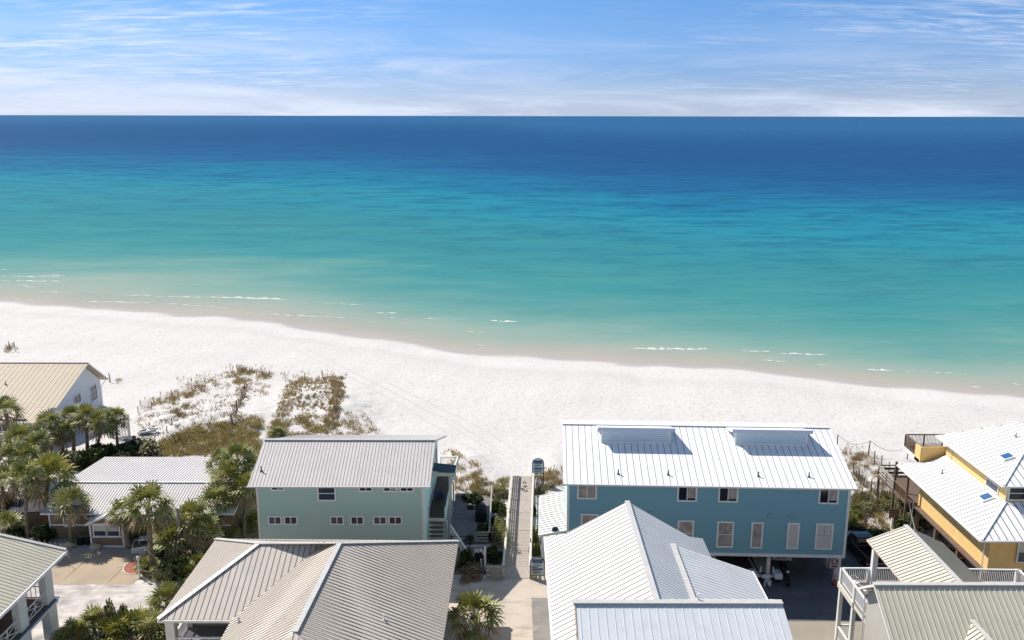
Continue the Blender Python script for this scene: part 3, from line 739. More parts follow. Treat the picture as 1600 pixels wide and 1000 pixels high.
# ---- blue house ------------------------------------------------
def blue_house():
    rz = math.radians(-2.2); L0 = Vector((4.65,68.6,0))
    t = thing('beach_house', 'blue beach house on pilings with a white roof and two dormers', 'house', L0, rz, local=True)
    U = Vector((math.cos(rz), math.sin(rz), 0)); V = Vector((-math.sin(rz), math.cos(rz), 0))
    def loc(p): p = p-L0; return Vector((p.dot(U), p.dot(V), p.z))
    def W(px, py): return loc(atplane(px, py, L0, V))
    Wd = 22.75; D = 14.2; zb = 2.62
    prof = [(0,zb),(0,8.85),(7.4,11.0),(D,9.05),(D,zb)]
    mb = MB(); mb.extrude([(0,v,z) for v, z in prof], (Wd,0,0), 0); mb.build('wall', 'wall_blue', t)
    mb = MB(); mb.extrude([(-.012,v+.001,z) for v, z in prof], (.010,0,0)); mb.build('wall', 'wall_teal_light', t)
    tr = MB()
    for u in (0, Wd): tr.box((u-.10,-.04,zb),(u+.10,.06,8.75))
    tr.box((-.1,-.06,zb-.14),(Wd+.1,.0,zb+.12)); tr.box((-.03,.0,zb),(.0,.22,8.75)); tr.box((Wd,.0,zb),(Wd+.03,.2,8.75))
    tr.build('corner_trim', 'white_paint', t)
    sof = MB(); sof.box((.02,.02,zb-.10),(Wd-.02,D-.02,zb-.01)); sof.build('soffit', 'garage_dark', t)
    # roof
    e = 8.85; 
    def rz_(v): return e+.29*(v+.5)
    ul, ur = -.42, Wd+.42
    front = [(ul,-.5,e),(ur,-.5,e),(ur,7.4,rz_(7.4)),(ul,7.4,rz_(7.4))]
    back = [(ul,7.4,rz_(7.4)),(ur,7.4,rz_(7.4)),(ur,D+.5,9.0),(ul,D+.5,9.0)]
    roof(t, [(front,(0,-1,-.29),.56),(back,(0,1,-.3),.56)], ['roof_white','seam_grey','white_paint'], caps=[((ul,7.4,rz_(7.4)),(ur,7.4,rz_(7.4)))], capm='cap_white', w=.05, h=.03)
    g = MB(); g.beam((ul,-.58,e-.07),(ur,-.58,e-.07),.13,.13); g.build('gutter', 'trim_grey', t)
    for u0, u1 in ((2.95,8.80),(14.45,20.45)):
        d = MB(); v0 = 4.85; d.extrude([(u0,v0,rz_(v0)-.1),(u0,v0,11.62),(u0,7.6,10.8),(u0,7.4,10.7)], (u1-u0,0,0))
        w = d.build('dormer', 'wall_pale_blue', t)
        rr = MB(); rr.extrude([(u0-.38,v0-.35,11.92),(u1+.38,v0-.35,11.92),(u1+.38,8.1,10.86),(u0-.38,8.1,10.86)], (0,0,-.26)); rr.build('dormer_roof', 'roof_white', w)
        fa = MB(); fa.box((u0-.40,v0-.39,11.62),(u1+.40,v0-.353,11.93)); fa.build('fascia', 'trim_white_shaded', w)
        c = MB()
        for u in (u0, u1): c.box((u-.06,v0-.03,rz_(v0)-.02),(u+.06,v0+.03,11.62))
        c.box((u0,v0-.025,rz_(v0)-.03),(u1,v0+.02,rz_(v0)+.10)); c.build('dormer_trim', 'white_paint', w)
    for px, py in ((966,741),(1044,742),(1185,744.5),(1264,745.5)):
        p = loc(atplane(px, py, L0+V*(-.5)+Vector((0,0,e)), V*(-.29)+Vector((0,0,1)))); vent(t, p, 'seam_dark')
    # upper windows: sill line measured, top tucked under the eave
    for px, py, bl in ((917,779.5,('full','blind')),(1073,783.5,('right','blind')),(1137,784.6,('right','blind')),(1293.5,787.2,('right','blind'))):
        p = W(px, py); window(t, 'front', 0, p.x, p.z+.68, 1.62, 1.36, 'slider', 'glass_dark', blind=bl, t=.13)
    for px, py, w, bl in ((921,823,1.45,('full','blind')),(1071,833,1.35,('full','blind')),(1132.8,834.8,1.38,('shut','blind')),(1182.4,836,.98,('full','blind')),(1238.8,837,.98,('full','blind_pale')),(1287.5,838,1.42,('shut','blind_pale'))):
        p = W(px, py); window(t, 'front', 0, p.x, p.z, w, 2.32, 'hung' if w > 1.1 else 'fixed', 'glass_dark', blind=bl, t=.13)
    for px, py in ((1016,801),(1203,805),(1236,805.6)):
        p = W(px, py); b = MB(); b.box((p.x-.16,-.08,p.z-.13),(p.x+.16,0,p.z+.13)); b.box((p.x-.12,-.11,p.z-.09),(p.x+.12,-.08,p.z+.0)); b.build('wall_vent', 'wall_blue', t)
    # pilings
    for u, v, r, m in ((16.75,.35,.17,0),(16.75,4.6,.17,0),(22.45,3.1,.17,0),(11.5,.35,.17,0),(5.5,.35,.17,0),(.6,.4,.2,0),(22.45,7.6,.17,0),(22.45,12.6,.17,0),(11.5,5,.17,0),(16.7,9,.17,0)):
        c = MB(); c.tube((u,v,0),(u,v,zb-.05), r, r, 12); c.build('piling', 'trim_cream', t, smooth=True)
    c = MB(); c.box((22.18,.12,0),(22.62,.52,zb-.05)); c.build('pillar', 'white_paint', t)
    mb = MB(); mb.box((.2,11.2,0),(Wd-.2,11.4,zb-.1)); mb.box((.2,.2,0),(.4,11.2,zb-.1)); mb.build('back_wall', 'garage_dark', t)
    # annex on the left
    a = MB(); a.box((-2.15,3.0,0),(-.02,10.6,2.75)); a.build('annex_wall', 'wall_teal_light', t)
    b = MB(); b.box((-2.18,2.95,0),(-2.0,3.05,2.7)); b.box((-.35,2.93,0),(-.1,3.02,2.6)); b.box((-1.9,2.93,2.05),(-.1,2.98,2.3)); b.box((-1.9,2.94,0),(-1.75,2.98,2.05)); b.build('door_frame', 'white_paint', t)
    b = MB(); b.box((-1.75,2.955,.05),(-.35,2.99,2.05)); dr = b.build('annex_door', 'wall_beige', t)
    k = MB(); k.sphere((-1.62,2.93,1.0), .045); k.build('door_knob', 'iron_black', dr)
    af = [([(-2.45,2.6,2.70),(0,2.6,3.25),(0,10.9,3.25),(-2.45,10.9,2.70)], (-1,0,-.22), .45)]
    mb = MB(); roof_face(mb, af[0][0], af[0][1], af[0][2]); mb.build('annex_roof', ['roof_white_aged','seam_grey','white_paint'], t)
    return t, U, V, L0
BLUE, BU, BV, BL = blue_house()

# ---- beige metal roof, bottom centre ---------------------------
def beige_house():
    t = thing('villa', 'large beige-roofed hipped house directly in front of the teal house', 'house', (-13,57,0))
    fl = (-23.3,53.15,5.6); rl = (-23.2,64.65,5.6); al = (-18.05,58.9,8.15); ar = (-13.45,58.9,8.15)
    R1 = (-12.0,57.45,8.9); RR = (-4.15,64.35,5.6); RF_ = (-4.55,38,5.6); R0 = (-12.5,46.4,8.9); vb = (-18.45,53.15,5.6)
    faces = [([fl,al,rl], (-1,0,-.48), .27),
             ([fl,vb,ar,al], (0,-1,-.44), .40),
             ([vb,(-18.45,41,5.6),R0,R1,ar], (-1,0,-.52), .36),
             ([R1,R0,(-4.5,38.6,5.6),RR], (1,0,-.42), .36),
             ([(-18.45,41,5.6),(-4.5,38.6,5.6),R0], (0,-1,-.45), .36),
             ([rl,al,ar,R1], (0,1,-.46), .36), ([rl,R1,RR], (0,1,-.46), .36)]
    roof(t, faces, ['roof_beige','seam_dark','trim_cream'], caps=[(fl,al),(al,ar),(rl,al),(R1,R0),(R1,RR),(ar,R1)], capw=.34, w=.035, h=.025)
    g = MB(); g.beam((-23.3,53.08,5.5),(-18.5,53.08,5.5),.1,.16); g.build('gutter', 'trim_cream', t)
    g = MB(); g.beam((-23.3,64.72,5.5),(-4.2,64.45,5.5),.1,.16); g.build('gutter', 'trim_cream', t)
    wallbox(t, (-17.6,41,0), (-5.1,63.8,5.5), 'wall_beige')
    wallbox(t, (-22.4,56.8,0), (-17.6,63.8,5.5), 'wall_beige')
    for x, y in ((-22.7,53.75),(-18.4,53.75),(-22.7,56.9)):
        c = MB(); c.box((x-.3,y-.3,0),(x+.3,y+.3,5.45)); c.build('column', 'trim_cream', t)
    c = MB(); c.box((-23.0,53.5,5.2),(-18.0,53.95,5.45)); c.build('porch_beam', 'trim_cream', t)
    deckfloor(t, -23, -17.6, 53.5, 57, 2.9, 'deck_grey')
    railing(t, (-22.4,53.75,2.9), (-18.6,53.75,2.9), 1.0, 'white_paint', 3)
    railing(t, (-22.7,54.0,2.9), (-22.7,56.8,2.9), 1.0, 'white_paint', 3)
    p = atplane(373.5,972.5,(-12.2,50,8.9),(.53,0,-1)); vent(t, (p.x,p.y,p.z), 'cap_metal')
    p = atplane(600,969,(-12.2,50,8.9),(-.42,0,-1)); vent(t, (p.x,p.y,p.z), 'cap_white')
    for y in (44,48,52): window(t, 'right', -5.1, y, 3.8, 1.2, 1.6, 'hung')
    return t
beige_house()

# ---- white metal roofs, bottom right of centre -----------------
def white_house():
    t = thing('villa', 'white-roofed foreground house whose pointed gable overlaps the blue house', 'house', (9,54,0))
    A = (8.6,62.08,10.0); B = (8.6,47.7,10.0)
    lf = [([A,B,(3.82,47.7,7.23),(3.82,40,7.23),(2.56,40,6.5),(2.56,63.4,6.5),(4.08,62.15,7.38)], (-1,0,-.58), .55)]
    rf = [([A,(13.3,61.9,7.27),(14.62,63.1,6.5),(14.62,47.7,6.5),B], (1,0,-.58), .40),
          ([(11.40,58.35,8.39),(17.15,58.35,6.35),(17.15,49.0,6.35),(11.40,49.0,8.39)], (1,0,-.356), .40)]
    r = roof(t, lf, ['roof_white_aged','seam_dark','cap_white'], caps=[(A,B)], capw=.36, capm='cap_metal', w=.045, h=.03)
    r2 = roof(t, rf, ['roof_white_shaded','seam_brown','cap_white'], caps=[((11.4,58.35,8.42),(11.4,49,8.42))], capw=.36, w=.028, h=.018)
    g2 = [([(3.75,47.75,10.05),(15.95,47.75,10.05),(15.95,40.5,7.0),(3.75,40.5,7.0)], (0,-1,-.42), .50),
          ([(3.75,47.75,10.05),(15.95,47.75,10.05),(15.95,49.2,9.45),(3.75,49.2,9.45)], (0,1,-.42), .50)]
    r3 = roof(t, g2, ['roof_white_shaded','seam_light','cap_white'], caps=[((3.6,47.75,10.08),(15.95,47.75,10.08))], capw=.42, w=.04, h=.03)
    m = MB(); m.beam((3.72,47.75,9.95),(3.72,40.5,6.9),.06,.28); m.beam((3.72,47.75,9.95),(3.72,49.2,9.35),.06,.28); m.build('fascia', 'rust_trim', r3)
    wallbox(t, (3.0,41.2,0), (14.2,61.6,6.4), 'wall_grey')
    g = MB(); g.extrude([(3.1,61.55,6.4),(14.1,61.55,6.4),(8.6,61.55,9.8)], (0,-.2,0)); g.build('gable', 'wall_grey', t)
    wallbox(t, (14.2,49.2,0), (16.7,58.0,6.25), 'wall_grey')
    g = MB(); g.extrude([(4.1,47.75,9.8),(4.1,41,6.95),(4.1,41,6.4),(4.1,48.6,6.4),(4.1,48.6,9.4)], (11.5,0,0)); g.build('gable', 'wall_grey', t)
    p = atplane(1086,935,(0,47.75,10.1),(0,0,1)); vent(t, (11.0,47.95,10.1), 'cap_white')
    gt = MB(); gt.beam((2.5,63.4,6.42),(2.5,40,6.42),.12,.13); gt.build('gutter', 'cap_white', t)
    gt = MB(); gt.beam((17.2,58.35,6.28),(17.2,49,6.28),.12,.13); gt.build('gutter', 'cap_white', t)
    return t
white_house()

# ---- long low house with corrugated roof -----------------------
def low_house():
    t = thing('cottage', 'long low brown cottage with a pale corrugated metal roof and a small glazed bay', 'house', (-35,81,0))
    xl, xr = -42.8, -25.2
    faces = [([(xl,75.45,2.75),(xr,75.45,2.75),(xr,80.0,3.75),(xl,80.0,3.75)], (0,-1,-.22), .27),
             ([(xl,80.0,3.75),(xr,80.0,3.75),(xr,88.6,2.98),(xl,88.6,2.98)], (0,1,-.09), .30)]
    roof(t, faces, ['roof_corrugated','seam_brown','white_paint'], caps=[((xl,80.0,3.78),(xr,80.0,3.78))], capm='cap_white', w=.05, h=.035, capw=.22)
    m = MB(); m.extrude([(xl+.5,y,z) for y, z in ((75.95,0),(75.95,2.65),(80,3.55),(88.2,2.85),(88.2,0))], (xr-xl-1.0,0,0)); m.build('wall', 'wall_brown', t)
    tr = MB(); tr.box((xl+.4,75.90,1.28),(-37.95,75.96,1.42)); tr.box((-34.8,75.90,1.28),(xr-.6,75.96,1.42)); tr.box((xl+.42,75.89,0),(xl+.55,75.99,2.6)); tr.build('wall_trim', 'white_paint', t)
    g = MB(); g.beam((xl,75.38,2.68),(xr,75.38,2.68),.12,.12); g.build('gutter', 'white_paint', t)
    window(t, 'front', 75.95, -40.6, 1.85, .95, 1.35, 'fixed', 'glass_blue')
    window(t, 'front', 75.95, -38.5, 2.2, 1.1, .5, 'slider', 'glass_dark')
    window(t, 'front', 75.95, -32.6, 2.0, 1.5, 1.0, 'slider', 'glass_dark')
    # glazed bay
    bay = MB(); x0, x1, yf = -37.85, -34.95, 74.25
    bay.extrude([(x0,yf,0),(x1,yf,0),(x1,yf,2.35),((x0+x1)/2,yf,2.95),(x0,yf,2.35)], (0,1.75,0)); b = bay.build('bay', 'wall_brown', t)
    tr = MB()
    for x in (x0, x1): tr.box((x-.07,yf-.05,0),(x+.09,yf+.07,2.3))
    tr.box((x0,yf-.045,0),(x1,yf,.18)); tr.box((x0,yf-.05,.95),(x1,yf,1.08)); tr.beam((x0-.2,yf-.12,2.33),((x0+x1)/2,yf-.12,2.98),.06,.17); tr.beam((x1+.2,yf-.12,2.33),((x0+x1)/2,yf-.12,2.98),.06,.17)
    tr.box((x0,yf-.05,2.2),(x1,yf,2.32)); tr.build('bay_trim', 'white_paint', b)
    window(b, 'front', yf-.01, x0+.88, 1.62, 1.25, 1.2, 'hung', 'glass_blue', blind=('half_top','blind_pale'))
    window(b, 'front', yf-.01, x1-.82, 1.62, 1.25, 1.2, 'hung', 'glass_blue', blind=('half_top','blind_pale'))
    xm = (x0+x1)/2
    mb = MB(); roof_face(mb, [(x0-.3,yf-.35,2.3),(xm,yf-.35,3.05),(xm,77.6,3.05),(x0-.3,77.6,2.3)], (-1,0,-.43), .27, thick=.1)
    roof_face(mb, [(x1+.3,yf-.35,2.3),(xm,yf-.35,3.05),(xm,77.6,3.05),(x1+.3,77.6,2.3)], (1,0,-.43), .27, thick=.1)
    rr = mb.build('bay_roof', ['roof_corrugated','seam_light','white_paint'], b)
    c = MB(); c.beam((xm,yf-.35,3.1),(xm,77.4,3.1),.2,.06); c.build('ridge_cap', 'cap_white', rr)
    return t
low_house()

# ---- tan roofed white house, far left --------------------------
def tan_house():
    t = thing('beach_house', 'white beach house with a tan metal saltbox roof behind the palms at the left edge', 'house', (-66,105,0))
    xr = -53.5; xl = -84
    ey = atplane(88,637,(xr,0,0),(1,0,0)); rd = atplane(138,567,(xr,0,0),(1,0,0)); re = atplane(169.5,591.5,(xr,0,0),(1,0,0))
    y0, z0, y1, z1, y2, z2 = ey.y, ey.z, rd.y, rd.z, re.y, re.z
    po = Vector((0, y0-3.3, z0-.75))
    faces = [([(xl,y0,z0),(xr,y0,z0),(xr,y1,z1),(xl,y1,z1)], (0,y0-y1,z0-z1), .62),
             ([(xl,y1,z1),(xr,y1,z1),(xr,y2,z2),(xl,y2,z2)], (0,y2-y1,z2-z1), .62),
             ([(xl,po.y,po.z),(xr-1.0,po.y,po.z),(xr-.6,y0,z0-.01),(xl,y0,z0-.01)], (0,-1,-.23), .62)]
    roof(t, faces, ['roof_tan','seam_tan','white_paint'], caps=[((xl,y1,z1),(xr,y1,z1))], w=.05, h=.03)
    m = MB(); m.extrude([(xr-.9,y,z) for y, z in ((y0+.6,0),(y0+.6,z0-.0),(y1,z1-.22),(y2-.7,z2+.2),(y2-.7,0))], (-12,0,0)); m.build('wall', 'wall_white', t)
    wallbox(t, (xl,po.y+.6,0), (xr-1.8,y0+1,po.z-.1), 'wall_beige')
    tr = MB(); tr.box((xr-.93,y2-.85,0),(xr-.84,y2-.66,z2+.1)); tr.build('corner_trim', 'white_paint', t)
    p = atplane(146,614,(xr-.9,0,0),(1,0,0)); window(t, 'right', xr-.9, p.y, p.z, 1.9, 2.1, 'grid', 'glass_blue')
    p = atplane(120,620,(xr-.9,0,0),(1,0,0)); window(t, 'right', xr-.9, p.y, p.z-.3, 1.9, 1.2, 'slider', 'glass_dark')
    p = aty(24.5,657,po.y+.6); window(t, 'front', po.y+.6, p.x+.6, p.z-.4, 1.5, 1.3, 'slider', 'glass_blue')
    p = aty(2,662,po.y+.6); window(t, 'front', po.y+.6, p.x, p.z-.2, 1.6, 1.6, 'slider', 'glass_dark')
    downspout(t, [(xr-.2,y2-.3,z2-.1),(xr-.8,y2-.6,z2-.8),(xr-.8,y2-.6,.2)])
    v = atplane(9,601,(0,y0,z0),(0,(z1-z0),-(y1-y0))); vent(t, v)
    # side stair and lattice
    st = MB(); st.beam((xr-.4,y0+1,2.9),(xr+2.2,y0-3.2,.3),.08,.22); st.beam((xr-.4,y0+1.9,2.9),(xr+2.2,y0-2.3,.3),.08,.22); st.build('stair_stringer', 'white_paint', t)
    return t
tan_house()

# ---- yellow house ----------------------------------------------
def yellow_house():
    t = thing('beach_house', 'yellow stilted beach house with white metal hipped roofs on two levels at the right edge', 'house', (46,72,0))
    lf = [([(36.4,63.9,6.0),(40.12,67.7,7.49),(40.12,78.0,7.49),(38.25,78.0,6.74),(36.43,79.4,6.01)], (-1,0,-.4), .58),
          ([(36.4,63.9,6.0),(60,63.9,6.0),(60,67.7,7.49),(40.12,67.7,7.49)], (0,-1,-.4), .58)]
    roof(t, lf, ['roof_white','seam_dark','white_paint'], caps=[((36.4,63.9,6.0),(40.12,67.7,7.49))], capm='cap_white', capw=.2, w=.05, h=.03)
    h1 = (45.7,74.0,11.27); h2 = (45.65,76.3,11.25)
    uf = [([(39.5,67.2,9.1),h1,h2,(39.5,78.85,9.1)], (-1,0,-.35), .58),
          ([(39.5,67.2,9.1),(60,67.2,9.1),(60,74,11.27),h1], (0,-1,-.32), .58),
          ([h1,(60,74,11.27),(60,76.3,11.25),h2], (0,1,-.01), .58),
          ([h2,(60,76.3,11.25),(60,79,9.1),(39.5,78.85,9.1)], (0,1,-.8), .58)]
    roof(t, uf, ['roof_white','seam_dark','white_paint'], caps=[((39.5,67.2,9.1),h1)], capm='cap_white', capw=.2, w=.05, h=.03)
    wallbox(t, (37.7,64.9,2.85), (59,77.3,5.95), 'wall_yellow')
    wallbox(t, (40.15,67.75,5.9), (59,78.1,9.0), 'wall_yellow')
    g = MB(); g.beam((36.33,63.85,5.92),(36.36,79.4,5.92),.12,.13); g.beam((36.33,63.82,5.92),(60,63.82,5.92),.12,.13); g.build('gutter', 'white_paint', t)
    g = MB(); g.beam((39.43,67.15,9.02),(39.43,78.85,9.02),.12,.13); g.beam((39.43,67.12,9.02),(60,67.12,9.02),.12,.13); g.build('gutter', 'white_paint', t)
    s = MB(); s.box((37.2,64.7,2.75),(59,77.4,2.84)); s.build('soffit', 'deck_brown', t)
    for x, y in ((37.6,65.2),(37.6,69.2),(37.6,73.2),(37.6,77),(42,65.2),(46,65.2),(42,72),(50,65.2)):
        c = MB(); c.box((x-.16,y-.16,0),(x+.16,y+.16,2.78)); c.build('piling', 'wood_post', t)
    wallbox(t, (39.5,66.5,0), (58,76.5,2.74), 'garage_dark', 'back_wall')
    downspout(t, [(36.4,64.0,5.9),(37.15,64.72,5.4),(37.15,64.72,.2)])
    downspout(t, [(36.4,76.9,5.9),(37.2,77.1,5.4),(37.2,77.25,.1)])
    downspout(t, [(36.9,77.4,3.0),(37.4,76.2,.1)])
    downspout(t, [(39.5,67.3,9.0),(40.05,67.65,8.7),(40.05,67.65,7.5)])
    downspout(t, [(39.5,77.0,9.0),(40.05,77.0,8.7),(40.05,77.0,7.55)])
    p = aty(1588,771,67.7); window(t, 'front', 67.75, p.x+.25, p.z, 1.8, 1.25, 'hung', 'glass_dark')
    p = aty(1600,862,64.8); window(t, 'front', 64.8, p.x+.3, p.z, 1.7, 1.9, 'hung', 'glass_blue', blind=('half_top','blind_pale'))
    window(t, 'left', 40.15, 69.9, 7.95, 2.0, .8, 'fixed', 'glass_blue')
    for px, py, pl in ((1572.4,715.5,((39.5,70,9.1),(-.35,0,1))),(1540,779,((36.4,70,6.0),(-.4,0,1)))):
        q = atplane(px, py, *pl); sl = -pl[1][0]
        m = MB(); a, b, c, d = [Vector((q.x+dx, q.y+dy, q.z+dx*sl+.03)) for dx, dy in ((-.45,-.5),(.45,-.5),(.45,.5),(-.45,.5))]
        m.extrude([a+Vector((0,0,.16)),b+Vector((0,0,.16)),c+Vector((0,0,.16)),d+Vector((0,0,.16))], (0,0,-.2)); sk = m.build('skylight', 'white_paint', t)
        m = MB(); cc = (a+b+c+d)/4; m.extrude([cc+(v-cc)*.78+Vector((0,0,.19)) for v in (a,b,c,d)], (0,0,-.06)); m.build('pane', 'skylight_glass', sk)
    for px, py, pl in ((1472,739.5,((36.4,70,6.0),(-.4,0,1))),(1587,682.5,((39.5,70,9.1),(-.35,0,1)))):
        vent(t, atplane(px, py, *pl), 'seam_grey')
    # upper balcony
    bx0, bx1, by0, by1, bz = 38.0, 41.6, 78.4, 81.8, 7.0
    deckfloor(t, bx0, bx1, by0, by1, bz, 'deck_brown')
    m = MB(); m.box((38.0,78.3,6.6),(38.9,78.42,8.15)); m.build('parapet', 'wall_yellow', t)
    m = MB(); m.extrude([(38.9,78.36,6.6),(41.4,78.36,7.4),(41.4,78.36,8.15),(38.9,78.36,8.15)], (0,.1,0)); m.build('parapet', 'wall_yellow', t)
    m = MB(); m.box((37.9,78.3,6.55),(38.02,79.4,8.1)); m.build('parapet', 'wall_yellow', t)
    railing(t, (38.0,81.8,bz), (41.6,81.8,bz), 1.1, 'wood_rail_brown', 1.8)
    railing(t, (38.0,79.4,bz), (38.0,81.8,bz), 1.1, 'wood_rail_brown', 2.4)
    m = MB(); m.box((37.9,78.4,6.55),(41.6,81.9,6.85)); m.build('balcony_soffit', 'white_paint', t)
    # rear lower deck
    deckfloor(t, 36.6, 41.5, 77.4, 84.0, 3.0, 'deck_brown')
    railing(t, (36.7,77.5,3.0), (36.7,80.2,3.0), 1.0, 'wood_rail_brown', 1.4)
    railing(t, (36.7,84.0,3.0), (36.7,80.2,3.0), 1.05, 'rail_grey', 1.9, boards=3, pm='wood_post')
    railing(t, (36.7,84.0,3.0), (40.5,84.0,3.0), 1.05, 'wood_post', 1.9, boards=2)
    for y in (77.6,80.3,83.9):
        c = MB(); c.box((36.62,y-.08,0),(36.8,y+.08,5.9 if y < 83 else 3.0)); c.build('post', 'wood_post', t)
    return t
yellow_house()

# ---- sage roofed house with roof deck, bottom right ------------
def sage_house():
    t = thing('villa', 'sage-roofed house with white balconies and a cream deck shelter, bottom right', 'house', (33,52,0))
    zr, yr = 9.4, 51.08
    sl = .66; fz = 5.0; yb_ = 59.25; x0 = 23.85
    rf = [([(22.7,yr,zr),(52,yr,zr),(52,yr-12,zr-12*sl),(22.7,yr-12,zr-12*sl)], (0,-1,-sl), .345),
          ([(22.7,yr,zr),(52,yr,zr),(52,yr+2.3,zr-1.5),(22.7,yr+2.3,zr-1.5)], (0,1,-.65), .345)]
    roof(t, rf, ['roof_sage','roof_cream','white_paint'], caps=[((22.65,yr,zr),(52,yr,zr))], capw=.36, capm='cap_metal', w=.045, h=.045)
    m = MB(); m.extrude([(23.3,y,z) for y, z in ((40,0),(40,zr-11.1*sl-.3),(yr,zr-.25),(yr+2.1,zr-1.65),(53.2,0))], (27,0,0)); m.build('wall', 'wall_grey', t)
    deckfloor(t, x0, 36.8, 53.2, yb_+.05, fz, 'deck_grey')
    m = MB(); m.box((x0-.1,56.5,fz-.42),(x0,yb_+.15,fz-.02)); m.box((x0,yb_+.05,fz-.42),(36.8,yb_+.15,fz-.02)); m.box((x0,53.2,fz-.42),(x0+.1,56.5,fz-.02)); m.build('deck_rim', 'trim_cream', t)
    railing(t, (x0+.1,yb_,fz), (25.9,yb_,fz), 1.1, 'white_paint', 2.1, postw=.26)
    railing(t, (25.9,yb_,fz), (32.9,yb_-.1,fz), 1.1, 'white_paint', 3.6, postw=.2)
    railing(t, (32.9,yb_-.1,fz), (36.6,yb_-.2,fz), 1.1, 'white_paint', 3.7, postw=.34)
    railing(t, (36.6,yb_-.2,fz), (36.8,53.4,fz), 1.1, 'white_paint', 3.7, postw=.3)
    railing(t, (x0+.1,yb_,fz), (x0+.1,56.7,fz), 1.1, 'white_paint', 2.5, postw=.22, bal=.12)
    railing(t, (x0+.1,56.7,fz), (x0+.1,53.4,fz), 1.1, 'white_paint', 3.4, postw=.1, bal=.12)
    # lower gallery
    deckfloor(t, x0, 24.9, 53.3, yb_, .5, 'deck_grey')
    railing(t, (x0+.1,yb_,.5), (24.9,yb_,.5), 1.05, 'white_paint', 1.3)
    railing(t, (x0+.1,yb_,.5), (x0+.1,53.4,.5), 1.05, 'white_paint', 5, bal=.12)
    for y in (yb_-.05, 56.75):
        c = MB(); c.box((x0,y-.14,0),(x0+.26,y+.14,fz-.4)); c.build('column', 'white_paint', t)
    downspout(t, [(22.9,yr+2.2,zr-1.6),(23.2,53.3,zr-2.1),(23.22,53.3,.3)], r=.06)
    # shelter over the deck
    x0, xm, x1, ez, rz_, yb = 25.7, 28.42, 31.02, 8.1, 9.22, 59.75
    yfr = 51.6
    sf = [([(x0,yb,ez),(xm,yb,rz_),(xm,yfr,rz_),(x0,yfr,ez)], (-1,0,-.49), .36),
          ([(x1,59.2,ez),(xm,yb,rz_),(xm,yfr,rz_),(x1,yfr,ez)], (1,0,-.48), .24)]
    mb = MB()
    for p_, d_, s_ in sf: roof_face(mb, p_, d_, s_, thick=.1, w=.04, h=.04)
    sr = mb.build('shelter_roof', ['roof_cream','seam_sage','rust_trim'], t)
    c = MB(); c.beam((xm,yb,rz_+.05),(xm,yfr,rz_+.05),.3,.06); c.build('ridge_cap', 'cap_metal', sr)
    for x, y in ((26.1,59.0),(30.6,58.9),(26.1,54.2),(30.6,54.2)):
        c = MB(); c.box((x-.18,y-.18,fz),(x+.18,y+.18,ez-.02)); c.build('post', 'white_paint', t)
    # little gable on the front slope
    a = atplane(1518.5,970,(30,yr,zr),(0,-sl,1)); zt = a.z+.02
    yb2 = a.y-3.3; w = 1.9; hh = w*.8
    dz = hh; yl = a.y-dz/sl
    mb = MB(); roof_face(mb, [a,(a.x,yb2,a.z),(a.x-w,yb2,a.z-hh),(a.x-w,yl,a.z-hh)], (-1,0,-.8), .33, thick=.1); roof_face(mb, [a,(a.x,yb2,a.z),(a.x+w,yb2,a.z-hh),(a.x+w,yl,a.z-hh)], (1,0,-.8), .33, thick=.1)
    dr = mb.build('dormer_roof', ['roof_cream','seam_sage','white_paint'], t)
    c = MB(); c.beam(Vector(a)+Vector((0,0,.06)), (a.x,yb2,a.z+.06), .28, .06); c.build('ridge_cap', 'cap_metal', dr)
    m = MB(); m.extrude([(a.x-w+.2,yb2+.3,a.z-hh-1.2),(a.x+w-.2,yb2+.3,a.z-hh-1.2),(a.x+w-.2,yb2+.3,a.z-hh+.1),(a.x,yb2+.3,a.z-.15),(a.x-w+.2,yb2+.3,a.z-hh+.1)], (0,2,0)); m.build('dormer', 'wall_grey', t)
    return t
sage_house()

